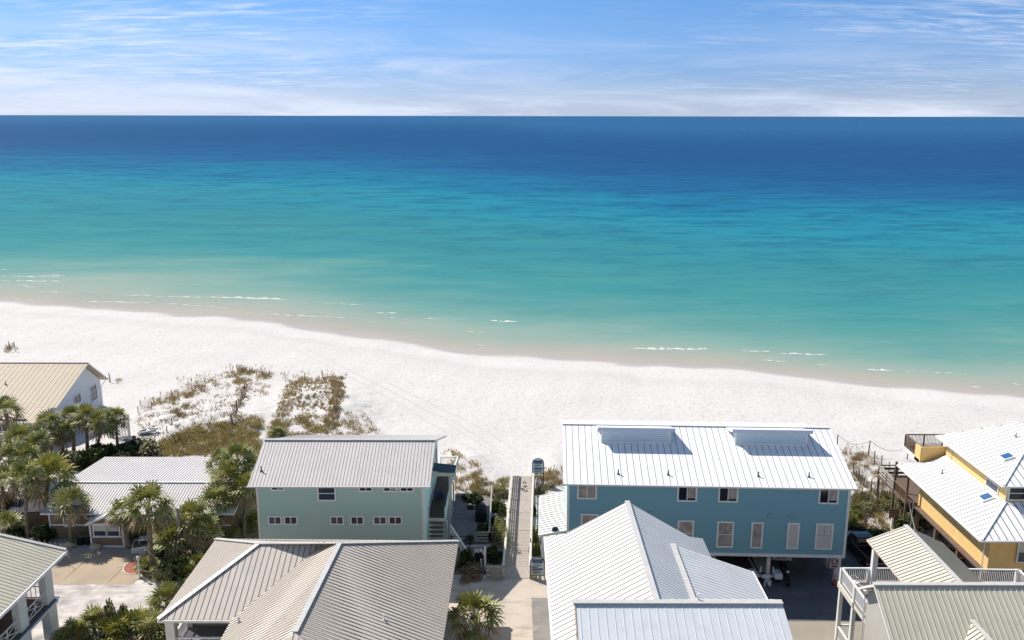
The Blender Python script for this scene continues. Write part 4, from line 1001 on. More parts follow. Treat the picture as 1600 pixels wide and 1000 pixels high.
# ---- house with two-storey porch, bottom left ------------------
def porch_house():
    t = thing('villa', 'house with a two storey white pillared porch at the bottom left corner', 'house', (-38,56,0))
    ez = 6.2; s = .36; xe = -33.4; yb = 61.65
    pl = ((xe,55,ez),(s,0,1))
    q = atplane(0,862,*pl)
    hx, hy, hzz = xe-5.8, yb-1.3, ez+5.8*s
    faces = [([(xe,yb,ez),(hx,hy+.2,hzz),(hx-2,hy,hzz+2*s),(hx-2,40,hzz+2*s),(xe,40,ez)], (1,0,-s), .36),
             ([(xe,yb,ez),(hx-2,hy,hzz+2*s),(-50,hy,hzz+2*s),(-50,yb+1.5,ez)], (0,1,-.6), .36)]
    roof(t, faces, ['roof_sage','seam_sage','cap_white'], caps=[((xe,yb,ez),(hx-2,hy,hzz+2*s))], capw=.3, w=.035, h=.025)
    g = MB(); g.beam((xe+.05,yb,ez-.12),(xe+.05,40,ez-.12),.12,.2); g.build('fascia', 'white_paint', t)
    ys = [59.9, 56.3, 52.7, 49.1]
    for y in ys:
        c = MB(); c.box((-34.55,y-.55,0),(-33.95,y+.55,2.55)); c.build('column', 'wall_stucco_white', t)
        c = MB(); c.box((-34.5,y-.5,2.92),(-33.98,y+.5,ez-.2)); c.build('column', 'wall_stucco_white', t)
    m = MB(); m.box((-34.6,45,2.55),(-33.85,60.6,2.86)); m.build('deck_rim', 'wall_stucco_white', t)
    m = MB(); m.box((-33.87,45,2.86),(-33.75,60.66,2.95)); m.box((-34.6,60.55,2.86),(-33.87,60.66,2.95)); m.build('deck_edge', 'sign_blue', t)
    deckfloor(t, -40, -33.9, 45, 60.5, 2.92, 'deck_brown')
    for i in range(len(ys)-1):
        a, b = ys[i]-.5, ys[i+1]+.5
        r = MB(); r.beam((-34.2,a,3.95),(-34.2,b,3.95),.09,.07); r.beam((-34.2,a,3.05),(-34.2,b,3.05),.07,.06)
        r.beam((-34.2,a,3.07),(-34.2,b,3.92),.04,.04); r.beam((-34.2,b,3.07),(-34.2,a,3.92),.04,.04); r.beam((-34.2,(a+b)/2,3.05),(-34.2,(a+b)/2,3.95),.05,.05)
        r.build('railing', 'white_paint', t)
    r = MB(); r.beam((-34.3,60.3,3.95),(-39,60.3,3.95),.09,.07); r.beam((-34.3,60.3,3.05),(-39,60.3,3.05),.07,.06)
    for i in range(12): r.beam((-34.6-.35*i,60.3,3.05),(-34.6-.35*i,60.3,3.95),.04,.04)
    r.build('railing', 'white_paint', t)
    wallbox(t, (-48,43,0), (-37.6,59.6,6.1), 'wall_grey')
    return t
porch_house()
# ================================================================ BOARDWALK AND YARD
def boardwalk():
    a = math.radians(-2.15); L0 = Vector((.42,68.7,0))
    t = thing('boardwalk', 'straight plank boardwalk with board railings leading to the beach between the teal and blue houses', 'boardwalk', L0, a, local=True)
    Ln = 20.8; hw = 1.12
    def zf(v): return .05+.35*max(0, min(1, (v-2)/6))+ (.15 if v > 12 else .15*max(0, (v-8)/4))
    mb = MB(); n = int(Ln/.145)
    for i in range(n):
        v0 = Ln*i/n; v1 = Ln*(i+1)/n-.014; z = zf((v0+v1)/2)+random.uniform(-.005,.005); e = random.uniform(-.015,.015)
        mb.box((-hw-.02+e, v0, z-.045), (hw+.02+e, v1, z))
    mb.box((-hw+.1,.05,-.3),(-hw+.2,Ln-.05,.0)); mb.box((hw-.2,.05,-.3),(hw-.1,Ln-.05,.0))
    mb.build('deck_floor', 'deck_boards', t)
    j = MB()
    for v in (4.6,8.2,11.7,14.6,17.5):
        j.box((-hw,v-.02,zf(v)-.02),(hw,v+.02,zf(v)+.008))
    j.build('plank_joint', 'deck_grey', t)
    for s in (-1, 1):
        prev = None
        vs = [0.0, 2, 4, 6, 8, 10.3, 12.6, 15, 17.4, 19.4]+[Ln+.3]
        r = MB()
        for k in range(len(vs)-1):
            p = Vector((s*hw, vs[k], zf(vs[k]))); q = Vector((s*hw, vs[k+1], zf(vs[k+1])))
            up = Vector((0,0,1))
            r.beam(p+up*1.12, q+up*1.12, .20, .05)
            for zz in (.22,.47,.72,.97): r.beam(p+up*zz, q+up*zz, .035, .13)
        o = r.build('railing', 'rail_bleached' if s else 'rail_grey', t)
        for v in vs:
            c = MB(); x = s*(hw+.07); c.box((x-.05, v-.05, -.2), (x+.05, v+.05, zf(v)+1.09)); c.build('post', 'rail_grey', o)
    # return panels facing the road
    for x0, x1 in ((-hw-1.45,-hw),(hw,hw+.62)):
        r = MB()
        r.box((x0,-.12,1.02),(x1+(.1 if x1 < 0 else 0),.12,1.10))
        for zz in (.14,.38,.62,.86): r.box((x0,-.03,zz-.09),(x1,.03,zz+.09))
        o = r.build('railing', 'rail_grey', t)
        for x in (x0+.05, x1-.05):
            c = MB(); c.box((x-.05,.03,-.1),(x+.05,.13,1.02)); c.build('post', 'rail_grey', o)
    n = MB(); n.box((-hw-1.4,-.10,.33),(-hw-1.1,-.04,.86)); s = n.build('notice', 'sign_white', t)
    n = MB(); n.box((-hw-1.36,-.115,.62),(-hw-1.14,-.10,.74)); n.box((-hw-1.36,-.115,.42),(-hw-1.27,-.10,.56)); n.box((-hw-1.23,-.115,.42),(-hw-1.14,-.10,.56)); n.build('notice_print', 'sign_red', s)
    return t
boardwalk()

def arched_sign(px, py, label, h=1.9, lo=.38):
    b = att(px, py)
    t = thing('notice_board', label, 'notice board', b, 0, 'arched notice boards beside the boardwalk', local=True)
    w = .58
    f = MB()
    for x in (-w, w): f.tube((x,0,0), (x,0,h-.35), .05, .05, 8)
    pts = [Vector((w*math.cos(a), 0, h-.35+.5*math.sin(a))) for a in np.linspace(0, PI, 11)]
    for i in range(10): f.tube(pts[i], pts[i+1], .05, .05, 8)
    f.tube((-w,0,lo-.03), (w,0,lo-.03), .035, .035, 6)
    f.build('frame', 'sign_frame', t)
    p = MB(); inner = [(w*.9*math.cos(a), -.012, h-.35+.42*math.sin(a)) for a in np.linspace(0, PI, 13)]
    p.extrude([(.52,-.012,lo)]+inner+[(-.52,-.012,lo)], (0,.03,0)); pn = p.build('panel', 'sign_pale', t)
    s = MB()
    s.box((-.44,-.03,h-.42),(.44,-.014,h-.06)); s.build('blue_band', 'sign_blue', pn)
    s = MB(); s.box((-.44,-.03,h-1.06),(.44,-.014,h-.88)); s.build('blue_band', 'sign_blue', pn)
    s = MB(); rnd = random.Random(5)
    for k in range(4):
        s.box((-.38,-.030,h-.52-k*.08),(-.38+rnd.uniform(.5,.74),-.014,h-.50-k*.08))
        s.box((-.38,-.030,h-1.15-k*.07),(-.38+rnd.uniform(.5,.74),-.014,h-1.13-k*.07))
    s.build('print_lines', 'ink', pn)
    return t
arched_sign(839.5, 905, 'arched blue and white notice board at the road end of the boardwalk')
arched_sign(840.5, 757, 'arched blue notice board on the sand at the beach end of the boardwalk', 2.75, 1.25)

# sandals left on the boards
def sandals():
    for i, (px, py, r) in enumerate(((819.5,754,.4),(820.5,760,.8),(816.5,764.5,1.6),(821.5,767,.3))):
        b = atz(px, py, .6)
        lab = ['pair of dark sandals nearest the beach on the boardwalk','pair of dark sandals second from the beach on the boardwalk','pair of dark sandals lying crosswise on the boardwalk','pair of dark sandals farthest from the beach on the boardwalk'][i]
        t = thing('sandals', lab, 'sandals', b, r, 'sandals left on the boardwalk', local=True)
        for s in (-1, 1):
            m = MB(); pts = [(s*.11+.055*math.cos(a)*(1.1 if math.sin(a) > 0 else .85), .15*math.sin(a), .0) for a in np.linspace(0, 2*PI, 13)[:-1]]
            m.extrude(pts, (0,0,.04)); m.beam((s*.11-.05,.03,.05),(s*.11,.09,.09),.02,.01); m.beam((s*.11+.05,.03,.05),(s*.11,.09,.09),.02,.01)
            m.build('sandal', 'black_plastic', t)
sandals()

# ---- timber deck between teal house and boardwalk
def yard_deck():
    t = thing('garden_deck', 'grey timber ground deck in the shade between the teal house and the boardwalk', 'deck', (-3.7,80,0))
    z = .32
    deckfloor(t, -5.7, -3.95, 74.9, 79.5, z-.006, 'deck_grey', 'y', .16, .02)
    deckfloor(t, -3.93, -2.05, 74.9, 79.5, z, 'deck_grey', 'x', .16, .02)
    deckfloor(t, -5.7, -2.05, 79.52, 85.2, z, 'deck_grey', 'x', .16, .02)
    railing(t, (-2.02,85.0,z), (-2.02,74.6,z), 1.0, 'rail_grey', 2.6, bal=.16)
    railing(t, (-3.2,74.6,z), (-2.02,74.6,z), 1.0, 'rail_grey', 1.2, boards=3)
    return t
yard_deck()
def gate():
    t = thing('garden_gate', 'small white framed gate at the beach end of the grey garden deck', 'gate', (-2.6,85.4,0))
    m = MB(); m.box((-2.95,85.2,.25),(-2.87,85.28,1.75)); m.box((-2.15,85.2,.25),(-2.07,85.28,1.75)); m.box((-2.95,85.2,1.67),(-2.07,85.28,1.75)); m.box((-2.9,85.21,.35),(-2.1,85.27,.43)); m.build('frame', 'rail_bleached', t)
    m = MB()
    for i in range(6): m.box((-2.8+.115*i,85.22,.4),(-2.77+.115*i,85.25,1.7))
    m.build('bars', 'rail_grey', t)
gate()
def iron_gate():
    t = thing('iron_gate', 'black iron bar gate with a diagonal brace at the road end of the garden deck', 'gate', (-4.6,73.8,0))
    m = MB(); x0, x1, y = -5.35, -3.75, 73.7
    for z in (.15, 1.35): m.box((x0,y-.02,z),(x1,y+.02,z+.05))
    for x in (x0, x1): m.box((x-.03,y-.03,0),(x+.03,y+.03,1.5))
    m.beam((x0,y-.03,.2),(x1,y-.03,1.35),.05,.06); m.build('frame', 'iron_black', t)
    m = MB()
    for i in range(1, 14): m.box((x0+(x1-x0)*i/14-.012,y-.012,.15),(x0+(x1-x0)*i/14+.012,y+.012,1.38))
    m.build('bars', 'rail_grey', t)
iron_gate()
def grill():
    b = Vector((-2.95,79.6,.33))
    t = thing('covered_grill', 'barbecue grill under a black cover on the shaded garden deck', 'grill', b, .05, local=True)
    m = MB(); prof = [(-.62,-.36),(.62,-.36),(.62,.36),(-.62,.36)]
    lv = [(0,.98),(.55,1.0),(.9,1.02),(1.05,.9),(1.22,.62),(1.28,.35)]
    vs = []
    for z, k in lv: vs += [(x*k*(1 if z < 1.1 else .95), y*k, z) for x, y in prof]
    fs = [tuple(range(3,-1,-1)), tuple(range(len(vs)-4, len(vs)))]
    for i in range(len(lv)-1):
        for j in range(4): fs.append((i*4+j, i*4+(j+1)%4, i*4+4+(j+1)%4, i*4+4+j))
    m.add([(y*1.5, x*1.5, z) for x, y, z in vs], [f[::-1] for f in fs]); o = m.build('cover', 'black_fabric', t, bevel=.06)
    m = MB()
    for x in (-.4,.4):
        for y in (-.8,.8): m.sphere((x,y,.02), .07)
    m.build('castors', 'tyre', t)
grill()
def tub():
    b = atz(687.3, 776, 2.72); t = thing('storage_tub', 'bright blue plastic tub on the brown side walkway of the teal house', 'tub', b, .1, local=True)
    m = MB(); k = [(-.26,-.2),(.26,-.2),(.26,.2),(-.26,.2)]
    vs = [(x*.85,y*.85,0) for x, y in k]+[(x,y,.38) for x, y in k]+[(x*.9,y*.9,.38) for x, y in k]+[(x*.78,y*.78,.05) for x, y in k]
    fs = [(3,2,1,0)]+[(i,(i+1)%4,4+(i+1)%4,4+i) for i in range(4)]+[(4+i,4+(i+1)%4,8+(i+1)%4,8+i) for i in range(4)]+[(8+i,8+(i+1)%4,12+(i+1)%4,12+i) for i in range(4)]+[(12,13,14,15)]
    m.add(vs, fs); m.build('basin', 'blue_plastic', t)
    m = MB(); m.box((-.30,-.22,.35),(.30,-.2,.40)); m.box((-.30,.2,.35),(.30,.22,.40)); m.build('rim', 'blue_plastic', t)
tub()
def round_lamp():
    b = aty(867.5, 826, 71.4); t = thing('wall_shield', 'small dark round plaque on the wall under the white annex roof', 'plaque', b, 0, local=True)
    m = MB(); m.tube((0,.10,-.12),(0,.02,-.12),.30,.30,16); m.build('disc', 'sign_blue', t)
    m = MB(); m.tube((0,.02,-.12),(0,.0,-.12),.18,.16,16); m.build('boss', 'black_plastic', t)
round_lamp()
def meter(px, py, label, h, kind):
    b = att(px, py); t = thing('meter_post', label, 'post', b, 0, local=True)
    if kind == 'dark':
        m = MB(); m.box((-.07,-.07,0),(.07,.07,h)); m.build('post', 'white_paint', t)
        m = MB(); m.box((-.18,-.16,h-.75),(.18,-.06,h-.2)); m.build('meter_box', 'black_plastic', t)
        m = MB(); m.tube((0,0,h-.02),(0,0,h+.1),.09,.05,8); m.build('cap', 'white_paint', t)
    else:
        m = MB(); m.box((-.09,-.09,0),(.09,.09,h)); m.build('post', 'white_paint', t)
        m = MB(); m.box((-.20,-.05,h-.6),(-.09,.05,h-.25)); m.build('bracket', 'white_plastic', t)
        m = MB(); m.tube((0,0,h),(0,0,h+.12),.13,.04,4); m.build('cap', 'white_paint', t)
meter(752, 888, 'short white post with a dark box beside the iron gate', 1.75, 'dark')
meter(758, 893, 'tall white capped post by the left end of the boardwalk railing', 2.2, 'white')
def utility_box():
    b = att(749.5, 880); t = thing('utility_cabinet', 'dark metal cabinet with a pale lid behind the two white posts', 'cabinet', b, 0, local=True)
    m = MB(); m.box((-.42,-.3,0),(.42,.3,1.15)); m.build('cabinet', 'iron_black', t, bevel=.02)
    m = MB(); m.box((-.46,-.34,1.16),(.1,.34,1.22)); m.build('lid', 'rail_grey', t)
utility_box()

# ---- left yard furniture
def mail_post():
    b = att(218.5, 903); t = thing('lamp_post', 'slim white post standing on the kerb beside the red brick apron', 'post', b, 0, local=True)
    m = MB(); m.tube((0,0,0),(0,0,1.75),.07,.065,8); m.build('post', 'white_paint', t)
    m = MB(); m.box((-.1,-.1,1.7),(.1,.1,1.95)); m.tube((0,0,1.95),(0,0,2.03),.13,.03,4); m.build('head', 'white_plastic', t)
mail_post()
def kerb_rail():
    a = att(219, 901); b = att(241, 908)
    t = thing('low_rail', 'low wooden rail and stub post along the planting bed kerb', 'rail', a)
    m = MB(); m.beam(a+Vector((0,0,.55)), b+Vector((0,0,.75)), .07, .07); m.build('rail', 'wood_post', t)
    m = MB(); m.box((b.x-.09,b.y-.09,0),(b.x+.09,b.y+.09,1.0)); m.build('post', 'wood_post', t)
kerb_rail()
def pole():
    b = att(284, 873); t = thing('utility_pole', 'weathered grey utility pole leaning slightly among the palms', 'pole', b, 0, local=True)
    top = aty(277, 797, b.y)-b
    m = MB(); m.path([Vector((0,0,0)), top*.5+Vector((.02,0,0)), top], [.19,.16,.13], 10); m.build('shaft', 'pole_grey', t, smooth=True)
    m = MB(); m.box((-.12+top.x*.4,-.28,2.2),(.1+top.x*.4,-.14,2.8)); m.build('meter_box', 'pole_grey', t)
    m = MB(); m.tube(top, top+Vector((0,0,.12)), .14, .10, 10); m.build('pole_cap', 'seam_dark', t)
pole()
def planter(px, py, w, d, h, label):
    b = att(px, py); t = thing('planter_box', label, 'planter', b, .25, local=True)
    m = MB()
    for a, c in (((-w,-d,0),(w,-d+.08,h)),((-w,d-.08,0),(w,d,h)),((-w,-d+.08,0),(-w+.08,d-.08,h)),((w-.08,-d+.08,0),(w,d-.08,h))): m.box(a, c)
    m.build('box', 'white_paint', t)
    m = MB(); m.box((-w+.08,-d+.08,h*.3),(w-.08,d-.08,h*.75)); m.build('earth', 'soil', t)
planter(222, 856, .75, .95, .5, 'open white wooden planter box left of the big foreground palm')
def table():
    b = att(231, 852); t = thing('outdoor_table', 'small white table against the cottage wall behind the white planter', 'table', b, .25, local=True)
    m = MB(); m.box((-.7,-.45,.7),(.7,.45,.76)); m.build('table_top', 'white_plastic', t)
    for x in (-.62,.62):
        for y in (-.38,.38):
            m = MB(); m.box((x-.035,y-.035,0),(x+.035,y+.035,.7)); m.build('leg', 'white_plastic', t)
table()
def pot(px, py, r, h, label, m_):
    b = att(px, py); t = thing('plant_pot', label, 'pot', b, 0, local=True)
    m = MB(); m.tube((0,0,0),(0,0,h),r*.8,r,14); m.tube((0,0,h),(0,0,h+.06),r*1.08,r*1.08,14); m.build('pot', m_, t)
    m = MB(); m.tube((0,0,h+.05),(0,0,h+.065),r*.95,r*.95,14); m.build('earth', 'soil', t)
pot(127.5, 850, .38, .75, 'large black round tub with a pale rim left of the glazed bay', 'black_plastic')
pot(138, 850, .30, .75, 'narrow dark pot squeezed against the glazed bay', 'iron_black')
def shed():
    a = att(48, 823); t = thing('garden_shed', 'small brown wooden enclosure with a dark top behind the left palm trunks', 'shed', a, .1, local=True)
    m = MB(); m.box((-1.5,-.9,0),(1.5,1.6,1.9)); m.build('wall', 'wall_brown', t)
    m = MB(); m.extrude([(-1.6,-1.0,1.95),(1.6,-1.0,1.95),(1.6,1.7,2.15),(-1.6,1.7,2.15)], (0,0,-.07)); m.build('roof', 'garage_dark', t)
    m = MB(); m.box((-1.7,-1.0,0),(-1.55,-.9,1.1)); m.box((-2.6,-1.0,0),(-2.5,-.9,1.1)); m.box((-2.6,-.98,.9),(-1.6,-.92,1.0)); m.build('side_gate', 'rail_grey', t)
shed()
def bench():
    b = att(262, 868); t = thing('utility_trailer', 'low flat grey trailer bed in the shade beside the utility pole', 'trailer', b, .1, local=True)
    m = MB(); m.box((-1.1,-.6,.45),(1.1,.6,.55)); m.beam((-1.1,-.58,.75),(1.1,-.58,.75),.05,.05); m.beam((-1.1,.58,.75),(1.1,.58,.75),.05,.05); m.build('bed', 'pole_grey', t)
    for y in (-.68,.68):
        m = MB(); m.tube((0,y-.08,.3),(0,y+.08,.3),.3,.3,14); m.build('wheel', 'tyre', t)
    m = MB(); m.beam((-1.1,0,.5),(-1.9,0,.45),.07,.07); m.build('drawbar', 'iron_black', t)
bench()
def cart():
    b = att(352, 826); t = thing('patio_chair', 'black cushioned patio chair in the shade between palms left of the teal house', 'chair', b, .5, local=True)
    m = MB(); m.box((-.35,-.35,.3),(.35,.35,.48)); m.build('seat', 'black_fabric', t, bevel=.04)
    m = MB(); m.extrude([(-.35,.3,.4),(.35,.3,.4),(.35,.5,1.05),(-.35,.5,1.05)], (0,.12,0)); m.build('backrest', 'black_fabric', t, bevel=.03)
    for x in (-.4,.4):
        m = MB(); m.box((x-.04,-.35,.55),(x+.04,.4,.62)); m.box((x-.03,-.33,0),(x+.03,-.27,.58)); m.box((x-.03,.3,0),(x+.03,.36,.58)); m.build('arm_frame', 'iron_black', t)
cart()
def rocks():
    labs = ['tan boulder beside the white planter under the big palm', 'tan boulder at the foot of the utility pole', 'low tan boulder at the driveway edge left of the bay', 'flat tan boulder at the driveway edge under the palm shadow', 'small pale rock near the left edge of the gravel strip', 'pale rock in the planting bed by the leaning pole']
    for i, (px, py, r) in enumerate(((229,866,.55),(270,884,.7),(150,857,.55),(106,855,.6),(52,856,.5),(262,884,.5))):
        rnd = random.Random(i); b = att(px, py); m = MB(); m.sphere((0,0,r*.2), r, 9, 6, squash=(1.1,.8,.6))
        m.v = [(x*rnd.uniform(.85,1.15), y*rnd.uniform(.85,1.15), z*rnd.uniform(.85,1.15)) for x, y, z in m.v]
        o = m.build('boulder', 'rock', None); o.location = b; tag(o, labs[i], 'rock', 'boulders in the cottage yard')
rocks()

# ---- lattice fence of the far left house
def lattice():
    a = att(203, 682); t = thing('lattice_fence', 'white slatted screen and tall post beside the palms right of the tan-roofed house', 'fence', a)
    m = MB(); m.box((a.x-.08,a.y-.08,0),(a.x+.08,a.y+.08,3.4)); m.build('post', 'white_paint', t)
    m = MB()
    for k in range(16): m.box((a.x-2.6,a.y-.02,.3+k*.17),(a.x-.08,a.y+.02,.37+k*.17))
    for k in range(8): m.box((a.x-2.6+.34*k,a.y+.02,.2),(a.x-2.54+.34*k,a.y+.05,2.9))
    m.build('lattice_panel', 'white_paint', t)
    m = MB(); m.beam((a.x-2.6,a.y,3.2),(a.x+.0,a.y,3.35),.1,.08); m.build('rail', 'white_paint', t)
lattice()
def small_boat():
    b = att(231, 677); t = thing('dinghy', 'small round white inflatable dinghy lying on the dune edge', 'boat', b, .2, local=True); t.scale = (.85,.85,.85)
    n = 28; m = MB(); pts = [Vector((1.25*math.cos(2*PI*i/n), .62*math.sin(2*PI*i/n), .42+.18*math.cos(2*PI*i/n))) for i in range(n)]
    for i in range(n): m.tube(pts[i], pts[(i+1)%n], .15, .15, 8, cap=False)
    m.build('tube', 'boat_rubber', t, smooth=True)
    m = MB(); m.add([Vector((p.x*.95, p.y*.95, .22)) for p in pts], [tuple(range(n))]); m.build('floor', 'boat_inside', t)
    m = MB(); m.box((-.15,-.55,.4),(.15,.55,.46)); m.build('seat', 'white_plastic', t)
small_boat()

# ================================================================ DUNE FENCES
def post_line(name, label, cat, pts, h=1.1, r=.05, group=None, slats=False, net=False, m='wood_post', rope=False, lean=.08, sp=None, color='wood_slat'):
    """pts in photo pixels of the post feet"""
    rnd = random.Random(len(pts)*7+int(pts[0][0]))
    base = [att(*p) for p in pts]
    t = thing(name, label, cat, base[0], 0, group)
    tops = []
    for b in base:
        c = MB(); hh = h*rnd.uniform(.85,1.15); tp = b+Vector((rnd.uniform(-lean,lean), rnd.uniform(-lean,lean), hh)); tops.append(tp)
        c.tube(b-Vector((0,0,.3)), tp, r, r*.9, 7); c.build('post', m, t)
    if slats:
        s = MB()
        for i in range(len(base)-1):
            p, q = base[i], base[i+1]; L_ = (q-p).length; n = max(2, int(L_/(sp or .16)))
            for k in range(1, n):
                b = p+(q-p)*k/n; b.z = hz(b.x, b.y); hh = h*.85*rnd.uniform(.8,1.05)
                s.beam(b-Vector((0,0,.1)), b+Vector((rnd.uniform(-.03,.03), rnd.uniform(-.03,.03), hh)), .04, .012, up=(0,1,0))
        s.build('slats', color, t)
    if net:
        s = MB()
        for i in range(len(base)-1):
            p, q = base[i], base[i+1]; tp, tq = tops[i], tops[i+1]; n = 10
            for k in range(n+1):
                a = p+(q-p)*k/n; b = tp+(tq-tp)*k/n-Vector((0,0,.15+.12*math.sin(PI*k/n))); s.beam(a, b, .014, .014)
            for k in range(5):
                f = .1+.18*k; s.beam(p+(tp-p)*f, q+(tq-q)*f, .014, .014)
        s.build('netting', 'net', t)
    if rope:
        s = MB()
        for i in range(len(base)-1):
            p, q = tops[i], tops[i+1]; n = 12; pr = None
            for k in range(n+1):
                f = k/n; c = p+(q-p)*f-Vector((0,0,.75*math.sin(PI*f)+.05))
                if pr: s.tube(pr, c, .025, .025, 5, cap=False)
                pr = c
        s.build('rope', 'rope', t)
    return t
def lerp(a, b, n): return [(a[0]+(b[0]-a[0])*i/(n-1), a[1]+(b[1]-a[1])*i/(n-1)) for i in range(n)]
post_line('post_fence', 'short row of dark posts along the seaward crest of the left dune', 'fence', lerp((360,579),(421,590),7), 1.0)
post_line('post_fence', 'close row of dark posts running down the dune beside the sandy path', 'fence', lerp((361,664),(386,612),13), 1.5, .07)
post_line('sand_fence', 'broken sand fence on the far left flank of the left dune', 'fence', [(219,634),(240,628),(268,618),(295,606),(320,597),(347,590)], .8, slats=False, net=True)
post_line('sand_fence', 'low sand fence piece at the foot of the left dune above the dinghy', 'fence', [(216,646),(237,640)], .9, net=True)
post_line('post_fence', 'scattered stub posts between the dinghy and the olive grass', 'fence', [(242,690),(261,675),(269,664),(274,694),(280,688)], .9, .06)
post_line('post_fence', 'pair of dark posts marking the beach end of the planted dune rows', 'fence', [(446,592),(504,590),(476,591)], 1.0, .06)
post_line('post_fence', 'dark posts along the right edge of the planted dune rows', 'fence', lerp((533,598),(524,648),5), 1.1, .06)
post_line('post_fence', 'lone posts and a twisted board on the sand at the far left', 'fence', [(16,549),(24,549)], 1.6, .06)
post_line('post_fence', 'single post on the sand just right of the tan roof', 'fence', [(171,597),(172.5,597.5)], 1.3, .05)
post_line('rope_barrier', 'sagging rope between posts on the sand right of the blue house', 'rope barrier', [(1308,700),(1357,713),(1417,718)], 1.7, .06, rope=True, m='wood_post')
post_line('net_fence', 'netted sand fence running from the tall rope post down to the brown deck', 'fence', [(1356,714),(1366,724),(1377,731),(1389,742),(1396,752)], 1.5, .06, net=True)
post_line('picket_fence', 'rear row of weathered slat sand fencing across the gap right of the blue house', 'fence', [(1333,742),(1342,752),(1349,761),(1361,769),(1378,768),(1394,767)], 1.3, .06, slats=True)
post_line('picket_fence', 'front row of weathered slat sand fencing across the grassy gap', 'fence', [(1326,786),(1345,781),(1370,780),(1398,781),(1412,783)], 1.2, .05, slats=True)
post_line('picket_fence', 'curved slat sand fence running toward the black pickup', 'fence', [(1334,800),(1343,808),(1350,818),(1352,828)], 1.4, .05, slats=True, sp=.2)
post_line('bamboo_screen', 'dark upright slat screen along the right side of the boardwalk', 'fence', [(829,868),(831,830),(833,795)], 1.5, .06, slats=True, sp=.25)

def brown_sign():
    b = att(1393, 825); t = thing('yard_sign', 'small brown yard sign on a white post in the grass gap', 'sign', b, 0, local=True)
    m = MB(); m.box((-.09,-.09,0),(.09,.09,1.3)); m.build('post', 'white_paint', t)
    m = MB(); m.box((-.42,-.14,1.1),(.42,-.09,1.95)); p = m.build('panel', 'sign_brown', t)
    m = MB(); m.box((-.38,-.155,1.45),(.38,-.14,1.50)); m.box((-.3,-.155,1.7),(.3,-.14,1.74)); m.box((-.3,-.155,1.25),(.3,-.14,1.29)); m.build('print_lines', 'wall_beige', p)
brown_sign()

# ================================================================ UNDER AND BESIDE THE BLUE HOUSE
def wheel_pair(t, x, ys, r=.38, w=.24):
    for y in ys:
        for s in (-1, 1):
            m = MB(); m.tube((s*x-w/2,y,r),(s*x+w/2,y,r),r,r,18); o = m.build('wheel', 'tyre', t)
            m = MB(); m.tube((s*(x+.005)-w/2-.005,y,r),(s*(x+.005)+w/2+.005,y,r),r*.6,r*.6,14); m.build('rim', 'rim', o)
def loft(m, sections, mi=0):
    """sections: list of equal length point loops"""
    n = len(sections[0]); k0 = len(m.v)
    for s in sections: m.v += [tuple(p) for p in s]
    for i in range(len(sections)-1):
        for j in range(n): m.f.append((k0+i*n+j, k0+(i+1)*n+j, k0+(i+1)*n+(j+1)%n, k0+i*n+(j+1)%n)); m.m.append(mi)
    m.f.append(tuple(k0+j for j in range(n))); m.m.append(mi); m.f.append(tuple(k0+(len(sections)-1)*n+j for j in reversed(range(n)))); m.m.append(mi)
